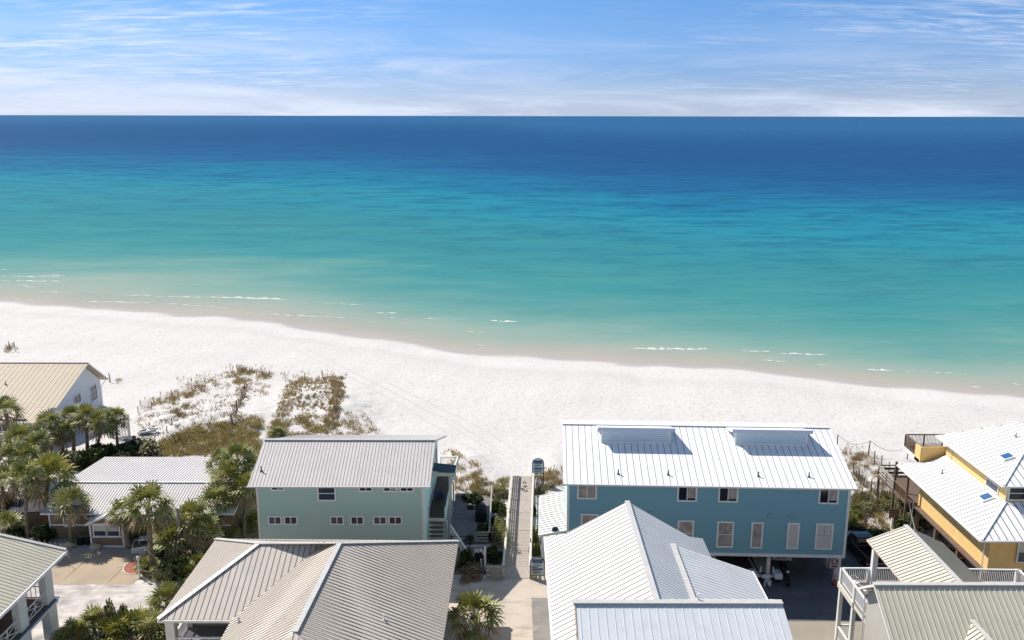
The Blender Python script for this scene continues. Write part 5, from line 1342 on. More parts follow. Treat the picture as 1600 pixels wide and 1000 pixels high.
def vehicle(label, name, cat, loc, rz, body, pickup=True):
    """nose points along +y of the vehicle"""
    t = thing(name, label, cat, loc, rz, local=True)
    hw = .95
    def sec(y, z0, z1, w, wt=None):
        wt = wt or w*.93
        return [(-w,y,z0),(-w*1.02,y,(z0+z1)/2),(-wt,y,z1),(wt,y,z1),(w*1.02,y,(z0+z1)/2),(w,y,z0)]
    m = MB()
    if pickup:
        loft(m, [sec(.35,.42,1.12,hw), sec(1.2,.40,1.14,hw), sec(2.1,.42,1.10,hw*.98), sec(2.55,.45,.98,hw*.93), sec(2.72,.5,.86,hw*.85)])
        m.box((-hw,-2.75,.45),(hw,.36,.62)); m.box((-hw,-2.75,.6),(-hw+.12,.36,1.16)); m.box((hw-.12,-2.75,.6),(hw,.36,1.16)); m.box((-hw+.12,-2.78,.55),(hw-.12,-2.68,1.14)); m.box((-hw+.12,-.62,.6),(hw-.12,-.5,1.14))
    else:
        loft(m, [sec(-2.35,.55,1.0,hw*.9), sec(-2.2,.42,1.1,hw), sec(0,.38,1.12,hw), sec(1.3,.40,1.10,hw), sec(1.95,.42,1.02,hw*.95), sec(2.3,.48,.86,hw*.85)])
    m.build('body', body, t, bevel=.05)
    c = MB()
    def cs(y, w, z): return [(-hw*.94,y[0],1.1),(-w,y[1],z),(w,y[1],z),(hw*.94,y[0],1.1)]
    if pickup: loft(c, [[(-.9,-.6,1.1),(-.76,-.45,1.82),(.76,-.45,1.82),(.9,-.6,1.1)], [(-.9,.2,1.12),(-.77,.15,1.86),(.77,.15,1.86),(.9,.2,1.12)], [(-.88,1.35,1.1),(-.72,.75,1.80),(.72,.75,1.80),(.88,1.35,1.1)]])
    else: loft(c, [[(-.86,-2.2,1.08),(-.74,-1.95,1.70),(.74,-1.95,1.70),(.86,-2.2,1.08)], [(-.9,-.6,1.12),(-.76,-.6,1.76),(.76,-.6,1.76),(.9,-.6,1.12)], [(-.86,1.2,1.08),(-.70,.4,1.70),(.70,.4,1.70),(.86,1.2,1.08)]])
    cab = c.build('cabin', body, t, bevel=.04)
    g = MB()
    if pickup:
        g.extrude([(-.74,1.20,1.24),(.74,1.20,1.24),(.64,.86,1.72),(-.64,.86,1.72)], (0,.06,.04)); g.build('windscreen', 'car_glass', t)
        g = MB(); g.extrude([(-.72,-.575,1.2),(.72,-.575,1.2),(.66,-.485,1.7),(-.66,-.485,1.7)], (0,-.03,0)); g.build('rear_window', 'car_glass', t)
        for s in (-1, 1):
            g = MB(); g.extrude([(s*.885,-.42,1.2),(s*.885,1.05,1.2),(s*.79,.66,1.72),(s*.79,-.36,1.74)], (s*.03,0,0)); g.build('side_window', 'car_glass', t)
    else:
        g.extrude([(-.74,1.02,1.22),(.74,1.02,1.22),(.62,.55,1.62),(-.62,.55,1.62)], (0,.06,.04)); g.build('windscreen', 'car_glass', t)
        g = MB(); g.extrude([(-.7,-2.16,1.2),(.7,-2.16,1.2),(.64,-2.0,1.6),(-.64,-2.0,1.6)], (0,-.03,0)); g.build('rear_window', 'car_glass', t)
        for s in (-1, 1):
            g = MB(); g.extrude([(s*.885,-1.9,1.2),(s*.885,.9,1.2),(s*.78,.3,1.64),(s*.78,-1.8,1.64)], (s*.03,0,0)); g.build('side_window', 'car_glass', t)
    ry, fy = (-2.78, 2.62) if pickup else (-2.33, 2.2)
    for s in (-1, 1):
        l = MB(); l.box((s*.80-.09,ry-.02,.72),(s*.80+.09,ry+.04,1.05)); l.build('tail_light', 'lamp_red', t)
        l = MB(); l.box((s*.66-.16,fy-.06,.68),(s*.66+.16,fy+.08,.84)); l.build('headlight', 'lamp_clear', t)
    b = MB(); b.box((-.92,ry-.12,.42),(.92,ry+.02,.58)); b.build('bumper', 'chrome' if pickup else body, t, bevel=.02)
    b = MB(); b.box((-.88,fy-.02,.36),(.88,fy+.14,.56)); b.build('bumper', body, t, bevel=.02)
    gr = MB(); gr.box((-.45,fy+.02,.6),(.45,fy+.12,.82)); gr.build('grille', 'black_plastic', t)
    wheel_pair(t, .86, (1.65,-1.75) if pickup else (1.45,-1.45))
    for s in (-1, 1):
        b = MB(); b.box((s*.98-.09,.85,1.1),(s*.98+.09,1.0,1.26)); b.build('mirror', body, t, bevel=.02)
    return t
vehicle('black pickup truck parked beside the right end of the blue house, tailgate toward the road', 'pickup_truck', 'pickup truck', (31.15,73.2,.01), math.radians(4), 'car_black')
vehicle('white car parked nose to the road under the right half of the blue house', 'parked_car', 'car', (23.6,73.6,.01), PI+math.radians(-3), 'car_white', False)
vehicle('white pickup truck under the blue house behind the foreground roof', 'pickup_truck', 'pickup truck', (17.0,74.2,.01), math.radians(-3), 'car_white')
vehicle('dark car parked under the middle of the blue house behind the white trailer', 'parked_car', 'car', (20.2,75.2,.01), math.radians(-2), 'car_black', False)
def trailer():
    t = thing('boat_trailer', 'white boat trailer with two square fenders parked at a cream piling under the blue house', 'trailer', (21.25,68.25,0), math.radians(-2), local=True)
    m = MB(); m.box((-.35,-.25,.45),(.35,-.05,.75)); m.box((-.10,-1.2,.35),(.10,-.25,.55)); m.box((-.28,-.75,.0),(-.18,-.65,.55)); m.box((.18,-.75,0),(.28,-.65,.55)); m.beam((-.55,0,.5),(-.75,3.2,.55),.1,.12); m.beam((.55,0,.5),(.75,3.2,.55),.1,.12); m.box((-1.2,-.1,.5),(1.2,.1,.62)); m.build('frame', 'white_plastic', t)
    for s in (-1, 1):
        f = MB(); f.box((s*1.0-.35,-.45,.45),(s*1.0+.28,.55,.95)); f.build('fender', 'white_plastic', t, bevel=.06)
        w = MB(); w.tube((s*1.0-.12,.05,.3),(s*1.0+.12,.05,.3),.3,.3,14); w.build('wheel', 'tyre', t)
        g = MB(); g.tube((s*.55,-.2,.9),(s*.5,-.2,1.5),.05,.05,8); g.build('guide_post', 'white_plastic', t)
    m = MB(); m.box((-.5,.4,.7),(.5,3.0,.78)); m.build('bunk_board', 'rail_bleached', t)
trailer()
def moped():
    t = thing('motor_scooter', 'black scooter standing nose-out in the shade beside the white trailer', 'scooter', (22.9,68.6,0), PI, local=True); t.scale = (1.35,1.35,1.3)
    m = MB(); m.path([(0,-.75,.5),(0,-.4,.78),(0,.1,.80),(0,.3,.45),(0,.6,.45)], [.16,.2,.19,.12,.1], 8); m.build('body', 'car_black', t, smooth=True)
    m = MB(); m.path([(0,.72,.3),(0,.62,.75),(0,.5,1.05)], [.05,.08,.07], 8); m.tube((-.33,.48,1.08),(.33,.48,1.08),.03,.03,6); m.build('handlebar', 'iron_black', t)
    m = MB(); m.box((-.16,-.55,.88),(.16,.1,.96)); m.build('saddle', 'black_fabric', t, bevel=.04)
    for y in (.78,-.72):
        w = MB(); w.tube((-.06,y,.27),(.06,y,.27),.27,.27,16); o = w.build('wheel', 'tyre', t)
        w = MB(); w.tube((-.065,y,.27),(.065,y,.27),.13,.13,12); w.build('rim', 'rim', o)
    l = MB(); l.sphere((0,.62,.92), .09, 8, 5); l.build('headlight', 'lamp_clear', t)
moped()
def cone():
    b = att(1304.5, 913); t = thing('traffic_cone', 'faded orange traffic cone at the foot of the white corner pillar', 'traffic cone', b, 0, local=True)
    m = MB(); m.tube((0,0,.03),(0,0,.95),.19,.03,14); m.build('cone', 'cone_orange', t, smooth=False)
    m = MB(); m.box((-.24,-.24,0),(.24,.24,.04)); m.build('base', 'cone_base', t)
    m = MB(); m.tube((0,0,.5),(0,0,.64),.115,.087,14); m.build('band', 'sign_white', t)
cone()
def parking_sign():
    b = aty(1303.3, 880, 67.75); t = thing('parking_sign', 'small red and white notice fixed to the white corner pillar of the blue house', 'sign', b, math.radians(-2), local=True)
    m = MB(); m.box((-.36,-.06,-.42),(.36,-.03,.42)); p = m.build('panel', 'sign_white', t)
    m = MB()
    for x in (-.2,.2): m.box((x-.12,-.072,.12),(x+.12,-.06,.32))
    m.box((-.32,-.072,-.05),(.32,-.06,.02)); m.box((-.26,-.072,-.34),(.26,-.06,-.16)); m.build('print', 'sign_red', p)
    m = MB(); m.box((-.30,-.072,.36),(.30,-.06,.39)); m.box((-.24,-.075,.03),(.24,-.06,.07)); m.build('print_lines', 'ink', p)
parking_sign()

# ---- furniture on the white balcony
def chair(loc, rz, label):
    t = thing('patio_chair', label, 'chair', loc, rz, 'white tube chairs on the roof deck', local=True)
    m = MB(); m.box((-.25,-.25,.40),(.25,.25,.44)); m.build('seat', 'white_plastic', t)
    m = MB()
    pts = [Vector((.27*math.cos(a), .27*math.sin(a)+.02, .72+.12*max(0, math.sin(a)))) for a in np.linspace(-.3, PI+.3, 12)]
    for i in range(11): m.tube(pts[i], pts[i+1], .018, .018, 6)
    for k in range(2, 10, 2): m.tube(pts[k], (pts[k].x*.85, pts[k].y*.85, .44), .012, .012, 5)
    m.build('backrest', 'white_plastic', t)
    for x in (-.22,.22):
        for y in (-.22,.22):
            l = MB(); l.tube((x,y,.4),(x*1.15,y*1.15,0),.018,.018,6); l.build('leg', 'white_plastic', t)
chair((24.6,58.5,5.0), .4, 'white tube-frame chair on the roof deck beside the corner railing')
chair((24.8,57.5,5.0), 2.6, 'second white tube-frame chair on the roof deck, nearer the sage roof')
chair((27.0,57.6,5.0), 2.0, 'white tube-frame chair under the edge of the cream deck shelter')
def kayak():
    t = thing('kayak', 'orange kayak stored under the yellow house behind the pilings', 'kayak', (38.6,72.6,.45), .35, local=True)
    m = MB(); secs = []
    for y, w, h in ((-1.6,.03,.05),(-1.2,.2,.16),(-.5,.34,.2),(.3,.34,.2),(1.1,.2,.16),(1.6,.03,.06)):
        secs.append([(w*math.cos(a), y, .15+h*math.sin(a)+(abs(y)/1.6)**3*.12) for a in np.linspace(0, 2*PI, 11)[:-1]])
    loft(m, secs); m.build('hull', 'cone_orange', t, smooth=True)
    m = MB(); m.box((-.2,-.45,.33),(.2,.3,.38)); m.build('cockpit', 'black_plastic', t)
    m = MB(); m.box((-.4,-.9,-.44),(.4,-.8,.0)); m.box((-.4,.8,-.44),(.4,.9,.0)); m.build('cradle', 'wood_post', t)
kayak()
# ================================================================ PALMS
def crown_mesh(name, seed, nf=42, upright=0.0, mats=('frond_green','frond_yellow','frond_pale','frond_dead'), young=.25, pale=.3):
    """fan palm crown of radius about 1: each frond a curved stalk with a fan of narrow folded leaflets"""
    rnd = random.Random(seed); V = []; Fc = []; Mi = []
    for k in range(nf):
        f = k/(nf-1)                                   # 0 youngest (top) .. 1 oldest (hanging)
        az = k*2.399963+rnd.uniform(-.35,.35)
        el = math.radians(86-(128-upright)*f**1.05+rnd.uniform(-10,10))
        Lp = rnd.uniform(.42,.62)*(.75 if f < .12 else 1)
        d = Vector((math.cos(el)*math.cos(az), math.cos(el)*math.sin(az), math.sin(el)))
        side = Vector((-math.sin(az), math.cos(az), 0))
        roll = rnd.uniform(-.6,.6)
        nrm = side.cross(d)*-1
        side = (side*math.cos(roll)+nrm*math.sin(roll)).normalized(); nrm = d.cross(side)
        g = Vector((0,0,-1))
        # stalk
        p0 = Vector((0,0,-.05)); p1 = d*Lp*.55+Vector((0,0,.02)); p2 = d*Lp+g*.03*f
        fall = .10+.30*f+rnd.uniform(0,.12)
        r = rnd.random()
        mi = 3 if f > .78 and rnd.random() < .8 else (1 if f < .35 and r < young else (2 if r > 1-pale*(.4+f) else 0))
        w = .014
        for a, b in ((p0,p1),(p1,p2)):
            n = len(V); V += [a-side*w, a+side*w, b+side*w, b-side*w]; Fc.append((n,n+1,n+2,n+3)); Mi.append(mi if mi == 3 else 2)
        nl = 15
        for j in range(nl):
            t = (j/(nl-1)-.5)*2
            ang = t*1.95*(.85 if f < .2 else 1)
            ll = (.47+.08*rnd.random())*(1-.30*abs(t)**2)*(.85 if f < .12 else 1)
            ld = (d*math.cos(ang)+side*math.sin(ang)).normalized()
            ld = (ld+nrm*(.22*(1 if j % 2 else -1)*.6)-g*(-.0)).normalized()
            wv = ld.cross(nrm).normalized()*.031
            m1 = p2+ld*ll*.55+g*fall*.12; tip = p2+ld*ll*.92+g*fall*(.38+.35*abs(t))*1.0
            n = len(V)
            V += [p2-wv*.4, p2+wv*.4, m1+wv, m1-wv, tip]
            Fc += [(n,n+1,n+2,n+3),(n+3,n+2,n+4)]; Mi += [mi, mi]
    me = bpy.data.meshes.new(name); me.from_pydata([tuple(v) for v in V], [], Fc)
    for m in mats: me.materials.append(M[m])
    me.polygons.foreach_set('material_index', Mi); me.update(); return me
CROWN = [crown_mesh('crown', s, nf, up, young=y, pale=pl) for s, nf, up, y, pl in ((1,38,0,.40,.40),(2,33,8,.35,.45),(3,40,-8,.3,.6),(4,38,0,.7,.3),(5,34,30,.45,.3))]
CROWN.append(crown_mesh('crown', 9, 44, 0, ('frond_green','frond_yellow','frond_yellow','frond_dead'), .9, .5))
def trunk(parent, top, r=.2, base_bulge=1.15, seed=0, boots=True):
    rnd = random.Random(seed); n = 9; m = MB(); segs = max(4, int(top.length/.35)); rings = []
    bend = Vector((rnd.uniform(-.12,.12), rnd.uniform(-.12,.12), 0))
    for i in range(segs+1):
        f = i/segs; c = top*f+bend*math.sin(PI*f); rr = r*(base_bulge-(base_bulge-.85)*min(1, f*3))*(1+.10*(i % 2))*(1+(.30 if boots and f > .8 else 0)*((f-.8)/.2))
        rings.append([c+Vector((rr*math.cos(2*PI*j/n)*rnd.uniform(.93,1.07), rr*math.sin(2*PI*j/n)*rnd.uniform(.93,1.07), 0)) for j in range(n)])
    for i in range(segs):
        k = len(m.v); m.add(rings[i]+rings[i+1], [(j,(j+1)%n,n+(j+1)%n,n+j) for j in range(n)])
    m.add(rings[-1], [tuple(range(n))]); m.add(rings[0], [tuple(reversed(range(n)))])
    return m.build('trunk', 'palm_trunk', parent)
def palm(px, py, R_, y, var, label, base=None, r=.2, stretch=1.0, group='sabal palms around the cottage'):
    c = aty(px, py, y)
    if base is not None: b = att(*base); b = Vector((b.x, b.y, b.z))
    else: b = Vector((c.x+random.uniform(-.25,.25), y+random.uniform(-.1,.1), hz(c.x, y)))
    t = thing('palm_tree', label, 'palm tree', b, 0, group, local=True)
    top = c-b; top.z = max(.3, top.z-R_*.18)
    trunk(t, top, r, seed=int(px*3+py))
    o = bpy.data.objects.new('crown', CROWN[var]); COL.objects.link(o); o.parent = t; o.location = top+Vector((0,0,.02))
    o.scale = (R_, R_, R_*stretch); o.rotation_euler = (random.uniform(-.1,.1), random.uniform(-.1,.1), random.uniform(0,6.28))
    return t
G2_ = 'sabal palms beside the teal house'
palm(110,782,2.1,75.1,1,'single palm in front of the cottage roof, casting its shadow on the driveway', (112,848), .19)
palm(232,786,2.55,69.6,0,'tall palm with a thick trunk by the kerb in front of the cottage roof', (240,895), .24)
palm(191,796,1.75,74.2,1,'smaller palm touching the glazed bay, behind the tall kerb palm', (201,856), .24)
palm(74,738,2.9,78.2,5,'palm with the bright yellow-green crown beside the left end of the cottage roof', (72,818), .2)
palm(38,742,2.1,75.8,1,'palm whose bare trunk stands left of the yellow-green one', (43,847), .18)
palm(77,660,2.2,95.6,2,'palm with a long bare trunk below the eave of the tan roof', (80,722), .26, group='sabal palms below the tan roofed house')
palm(112,648,1.9,97.5,0,'palm against the shaded gable wall, left of its window', (115,708), .2, group='sabal palms below the tan roofed house')
palm(136,648,2.0,96.5,3,'palm hiding the lower corner of the gable window', (137,706), .2, group='sabal palms below the tan roofed house')
palm(160,655,2.1,95.5,2,'palm just left of the white slatted screen', (149,712), .2, group='sabal palms below the tan roofed house')
palm(181,650,1.7,97.0,1,'palm whose fronds overlap the white slatted screen', None, .18, group='sabal palms below the tan roofed house')
palm(98,672,1.8,95.0,2,'low pale-fronded palm between the long trunks under the tan roofed house', None, .2, group='sabal palms below the tan roofed house')
palm(32,684,2.3,89.5,0,'broad palm below the beige wall of the tan roofed house', (52,722), .24)
palm(58,690,2.0,88.5,2,'pale palm just right of the broad one under the beige wall', None, .2)
palm(8,640,2.2,94,1,'palm cut by the left frame edge in front of the tan roof', None, .2)
palm(14,712,2.4,84.5,2,'grey-green palm at the left frame edge below the beige wall', (22,765), .2)
palm(42,712,2.0,83.5,0,'leafy palm behind the bright yellow-green crown', None, .2)
palm(2,752,2.2,80.5,1,'palm cut by the left frame edge level with the cottage roof', None, .18)
palm(8,818,1.9,75.2,3,'short palm at the left frame edge above the grey porch roof', (5,862), .2)
palm(339,780,2.35,76.6,2,'palm with a trunk visible above the beige roof peak', (342,838), .24, group=G2_)
palm(371,712,2.1,80.5,0,'tallest palm beside the left gable of the teal house', (372,790), .2, group=G2_)
palm(358,742,2.2,78.6,3,'dense green palm in front of the right end of the cottage roof', (368,838), .22, group=G2_)
palm(383,757,2.1,77.4,1,'palm nearest the left wall corner of the teal house', (382,838), .17, group=G2_)
palm(396,728,1.7,80.0,2,'brownish palm tucked under the teal house roof corner', None, .18, group=G2_)
palm(345,690+30,1.8,81.5,2,'palm behind the dense green one at the cottage roof end', None, .18, group=G2_)
palm(299,806,2.1,73.2,0,'palm right of the utility pole', (304,870), .2, group=G2_)
palm(318,826,1.9,72.6,1,'palm filling the gap between the pole palm and the roof peak', None, .2, group=G2_)
palm(268,838,2.0,72.2,3,'low dark palm just left of the utility pole', None, .2, group=G2_)
palm(256,808,1.6,73.5,2,'palm crown overlapping the cottage eave behind the kerb palm', None, .18, group=G2_)
palm(742,956,2.35,57.4,3,'large green palm at the bottom edge beside the beige metal roof', None, .3, 1.05, group='single palms in the foreground')
def crownplant(name, label, px, py, R_, var, group, up=.12, st=1.0, y=None):
    b = att(px, py) if y is None else Vector((aty(px, py, y).x, y, 0))
    t = thing(name, label, 'plant', b, 0, group, local=True)
    trunk(t, Vector((0,0,up+.25)), .16, seed=px)
    o = bpy.data.objects.new('fronds', CROWN[var]); COL.objects.link(o); o.parent = t; o.location = (0,0,up+.25); o.scale = (R_,R_,R_*st); o.rotation_euler = (0,0,random.uniform(0,6))
    return t
PG = 'palmettos and cycads in the yards'
for a in (('dark spreading palmetto left of the utility pole', 236,893,1.2,4),('bright low cycad at the foot of the kerb palm', 226,889,1.0,3),
          ('green cycad above the beige roof peak beside the sandy patch', 358,838,1.3,4),('big cycad leaning against the left corner of the teal house', 398,822,1.6,3),
          ('dark palmetto right of the utility pole base', 312,890,1.5,1),('low palmetto behind the beige roof corner', 296,905,1.4,1),
          ('spiky palmetto poking out left of the beige roof corner', 262,948,2.0,4),('blue-green palmetto in shade below the pole palms', 330,872,1.5,1),
          ('small palmetto behind the teal house roof ridge', 434,682,1.1,4)):
    crownplant('palmetto', a[0], a[1], a[2], a[3], a[4], PG)
for i, a in enumerate((('palmetto at the bottom edge right of the porch columns', 118,1006,1.6,3),('upright palmetto at the bottom edge near the porch house', 148,990,1.9,4),('yellowish palmetto at the bottom edge below the feathery bush', 186,1002,1.8,5),
          ('dense palmetto at the bottom edge right of the feathery bush', 214,990,1.8,0),('broad palmetto at the bottom edge, mid group', 238,1000,2.1,4),('pale old palmetto nearest the beige roof column', 268,996,2.0,2),('short palmetto between porch column and road', 104,1012,1.3,4))):
    crownplant('palmetto', a[0], a[1], a[2], a[3], a[4], 'palmettos along the bottom edge', .3)

# ================================================================ SHRUBS
def leaf_mesh(name, seed, n, size, mats, lumps=9, squash=.75, hollow=.5, weights=None):
    rnd = random.Random(seed); V = []; Fc = []; Mi = []
    cs = [(Vector((rnd.gauss(0,.42), rnd.gauss(0,.42), abs(rnd.gauss(.45,.25))*squash)), rnd.uniform(.28,.5)) for _ in range(lumps)]
    for i in range(n):
        c, r = rnd.choice(cs)
        d = Vector((rnd.gauss(0,1), rnd.gauss(0,1), rnd.gauss(.25,1))).normalized()
        p = c+d*r*rnd.uniform(hollow,1.08)
        if p.z < 0.02: p.z = rnd.uniform(.02,.2)
        a = (d+Vector((rnd.gauss(0,.6), rnd.gauss(0,.6), rnd.gauss(0,.6)))).normalized(); b = a.cross(Vector((rnd.gauss(0,1), rnd.gauss(0,1), rnd.gauss(0,1)))).normalized(); s = size*rnd.uniform(.6,1.4)
        k = len(V); V += [p-b*s*.45, p+a*s*.55-Vector((0,0,s*.1)), p+b*s*.45, p-a*s*.55]; Fc.append((k,k+1,k+2,k+3)); Mi.append(rnd.choices(range(len(mats)), weights or [1]*len(mats))[0])
    me = bpy.data.meshes.new(name); me.from_pydata([tuple(v) for v in V], [], Fc)
    for m in mats: me.materials.append(M[m])
    me.polygons.foreach_set('material_index', Mi); me.update(); return me
LM = {
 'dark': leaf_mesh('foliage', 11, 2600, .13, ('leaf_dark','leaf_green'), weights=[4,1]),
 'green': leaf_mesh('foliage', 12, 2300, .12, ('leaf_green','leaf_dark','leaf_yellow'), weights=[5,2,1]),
 'olive': leaf_mesh('foliage', 13, 2400, .11, ('leaf_olive','leaf_dark','frond_pale'), weights=[5,2,1]),
 'yellow': leaf_mesh('foliage', 14, 1800, .11, ('leaf_yellow','leaf_green'), weights=[3,2]),
 'plume': leaf_mesh('foliage', 15, 1500, .10, ('frond_pale','leaf_olive','leaf_yellow'), squash=1.2, weights=[3,2,1]),
 'brown': leaf_mesh('foliage', 16, 1800, .10, ('grass_brown','leaf_olive'), squash=.5, weights=[3,2]),
}
def shrub(px, py, sx, sz, kind, label, group='shrubs around the houses', b=None):
    b = b or att(px, py); t = thing('shrub', label, 'shrub', b, 0, group, local=True)
    m = MB(); rnd = random.Random(px+py)
    for i in range(6):
        a = rnd.uniform(0, 6.28); m.tube((0,0,-.05), (math.cos(a)*sx*.4, math.sin(a)*sx*.4, sz*.6), .045, .015, 5)
    m.build('stems', 'twig', t)
    o = bpy.data.objects.new('foliage', LM[kind]); COL.objects.link(o); o.parent = t; o.scale = (sx, sx, sz); o.rotation_euler = (0,0,rnd.uniform(0,6.28))
    return t
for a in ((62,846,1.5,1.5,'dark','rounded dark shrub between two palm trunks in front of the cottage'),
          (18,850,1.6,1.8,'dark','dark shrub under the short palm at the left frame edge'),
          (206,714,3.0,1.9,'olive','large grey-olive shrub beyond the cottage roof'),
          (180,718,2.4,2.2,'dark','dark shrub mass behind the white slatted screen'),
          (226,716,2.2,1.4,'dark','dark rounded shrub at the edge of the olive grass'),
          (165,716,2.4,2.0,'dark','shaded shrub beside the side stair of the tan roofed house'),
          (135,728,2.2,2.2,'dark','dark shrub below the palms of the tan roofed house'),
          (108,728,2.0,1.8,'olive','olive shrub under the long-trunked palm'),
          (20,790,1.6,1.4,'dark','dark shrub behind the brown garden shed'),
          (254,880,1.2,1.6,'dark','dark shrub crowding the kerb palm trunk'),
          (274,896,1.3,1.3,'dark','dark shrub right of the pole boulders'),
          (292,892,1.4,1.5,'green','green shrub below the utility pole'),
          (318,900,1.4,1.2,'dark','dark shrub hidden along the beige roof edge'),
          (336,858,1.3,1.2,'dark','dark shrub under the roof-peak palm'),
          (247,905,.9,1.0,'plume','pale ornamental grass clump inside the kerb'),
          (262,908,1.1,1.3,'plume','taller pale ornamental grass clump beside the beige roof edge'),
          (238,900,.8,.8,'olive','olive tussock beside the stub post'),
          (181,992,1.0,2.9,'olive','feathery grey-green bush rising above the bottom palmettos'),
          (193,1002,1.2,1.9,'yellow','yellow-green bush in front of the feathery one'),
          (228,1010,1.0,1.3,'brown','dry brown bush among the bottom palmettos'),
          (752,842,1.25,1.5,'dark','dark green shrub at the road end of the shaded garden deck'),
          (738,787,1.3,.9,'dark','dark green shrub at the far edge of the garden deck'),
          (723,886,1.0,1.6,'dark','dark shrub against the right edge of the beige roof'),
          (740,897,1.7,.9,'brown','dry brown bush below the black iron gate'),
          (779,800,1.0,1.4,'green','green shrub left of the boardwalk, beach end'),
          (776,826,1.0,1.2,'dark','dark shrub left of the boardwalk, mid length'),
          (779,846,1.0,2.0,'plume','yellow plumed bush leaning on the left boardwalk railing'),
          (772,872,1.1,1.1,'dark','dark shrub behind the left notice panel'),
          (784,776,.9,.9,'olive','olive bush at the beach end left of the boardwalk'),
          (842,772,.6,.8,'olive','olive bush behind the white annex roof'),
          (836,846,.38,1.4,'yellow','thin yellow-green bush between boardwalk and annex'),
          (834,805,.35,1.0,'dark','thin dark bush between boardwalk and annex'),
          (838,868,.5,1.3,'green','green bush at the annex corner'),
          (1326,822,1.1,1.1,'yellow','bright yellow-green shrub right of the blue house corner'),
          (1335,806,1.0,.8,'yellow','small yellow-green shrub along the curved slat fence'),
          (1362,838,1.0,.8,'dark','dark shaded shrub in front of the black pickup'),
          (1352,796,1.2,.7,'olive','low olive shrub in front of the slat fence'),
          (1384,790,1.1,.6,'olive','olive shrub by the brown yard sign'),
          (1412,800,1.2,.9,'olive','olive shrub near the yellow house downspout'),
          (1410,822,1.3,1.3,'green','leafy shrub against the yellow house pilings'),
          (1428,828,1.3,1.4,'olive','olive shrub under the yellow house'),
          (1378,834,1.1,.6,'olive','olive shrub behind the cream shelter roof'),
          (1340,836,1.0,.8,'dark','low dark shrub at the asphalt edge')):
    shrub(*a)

# ================================================================ DUNE PLANTS (uncountable)
def inside(pt, poly):
    x, y = pt; c = False; n = len(poly)
    for i in range(n):
        x0, y0 = poly[i]; x1, y1 = poly[i-1]
        if (y0 > y) != (y1 > y) and x < (x1-x0)*(y-y0)/(y1-y0)+x0: c = not c
    return c
class Blades:
    def __init__(s): s.V = []; s.F = []; s.M = []
    def tuft(s, p, n, h, spread, w, mi, rnd, lean=.5):
        for _ in range(n):
            a = rnd.uniform(0, 6.283); q = rnd.random()**.5*spread
            b = Vector((p.x+math.cos(a)*q, p.y+math.sin(a)*q, p.z-.03)); hh = h*rnd.uniform(.5,1.15); l = rnd.uniform(.1,1)*lean*hh
            a2 = a+rnd.uniform(-.8,.8); t = b+Vector((math.cos(a2)*l, math.sin(a2)*l, hh))
            sd = Vector((-math.sin(a2+.7), math.cos(a2+.7), 0))*w*rnd.uniform(.6,1.3)
            k = len(s.V); s.V += [tuple(b-sd), tuple(b+sd), tuple(t)]; s.F.append((k,k+1,k+2)); s.M.append(mi[rnd.randrange(len(mi))])
    def build(s, name, mats, label, cat):
        me = bpy.data.meshes.new(name); me.from_pydata(s.V, [], s.F)
        for m in mats: me.materials.append(M[m])
        me.polygons.foreach_set('material_index', s.M); me.update()
        o = bpy.data.objects.new(name, me); COL.objects.link(o); tag(o, label, cat, kind='stuff'); return o
def fill(B, poly, n, per, h, spread, w, mi, seed, lean=.5, gate=None):
    rnd = random.Random(seed); x0 = min(p[0] for p in poly); x1 = max(p[0] for p in poly); y0 = min(p[1] for p in poly); y1 = max(p[1] for p in poly)
    k = 0; tries = 0
    while k < n and tries < n*30:
        tries += 1; p = (rnd.uniform(x0,x1), rnd.uniform(y0,y1))
        if not inside(p, poly): continue
        if gate and math.sin(p[0]*gate+1.3*math.sin(p[1]*gate*1.7))+math.sin(p[1]*gate*2.3+math.sin(p[0]*gate*.6)*2) < rnd.uniform(-.6,.9): continue
        p = (p[0]+rnd.gauss(0, 2.6), p[1]+rnd.gauss(0, 1.6))
        B.tuft(att(*p), per, h*rnd.uniform(.7,1.3), spread*rnd.uniform(.6,1.3), w, mi, rnd, lean); k += 1
GM = ['grass_olive','grass_green','grass_straw','grass_brown']
B = Blades()
fill(B, [(243,700),(262,684),(300,668),(345,662),(372,655),(406,652),(408,668),(402,686),(412,700),(404,712),(244,712)], 1500, 13, .42, .45, .05, [0,0,0,1,3,2], 21, .9)
fill(B, [(422,690),(418,676),(432,655),(452,648),(500,650),(528,660),(536,690)], 560, 12, .38, .45, .045, [0,0,1,3,2], 22, .9, .12)
fill(B, [(424,664),(434,640),(448,600),(462,594),(470,596),(456,630),(446,655)], 200, 11, .38, .26, .04, [0,3,2], 23, .7)
fill(B, [(516,592),(536,588),(538,612),(527,655),(515,668),(508,660),(518,620)], 280, 12, .45, .26, .045, [0,3,2], 24, .7)
for k in range(9):
    x = 462+k*7.2; fill(B, [(x,596),(x+4,596),(x-3,640),(x-8,640)], 26, 14, .36, .16, .04, [0,3,2], 30+k, .6)
fill(B, [(455,594),(520,588),(520,598),(455,602)], 110, 10, .45, .3, .04, [0,2,3], 45)
fill(B, [(500,655),(540,645),(588,668),(590,692),(540,694)], 130, 10, .40, .38, .04, [0,2,3,2], 46, .8, .14)
fill(B, [(243,1),(1,1),(1,2)], 0, 1, 1, 1, 1, [0], 1)
B.build('ground_cover', GM, 'olive and straw coloured grass mats covering the dunes behind the cottage and teal house', 'dune grass')
B = Blades()
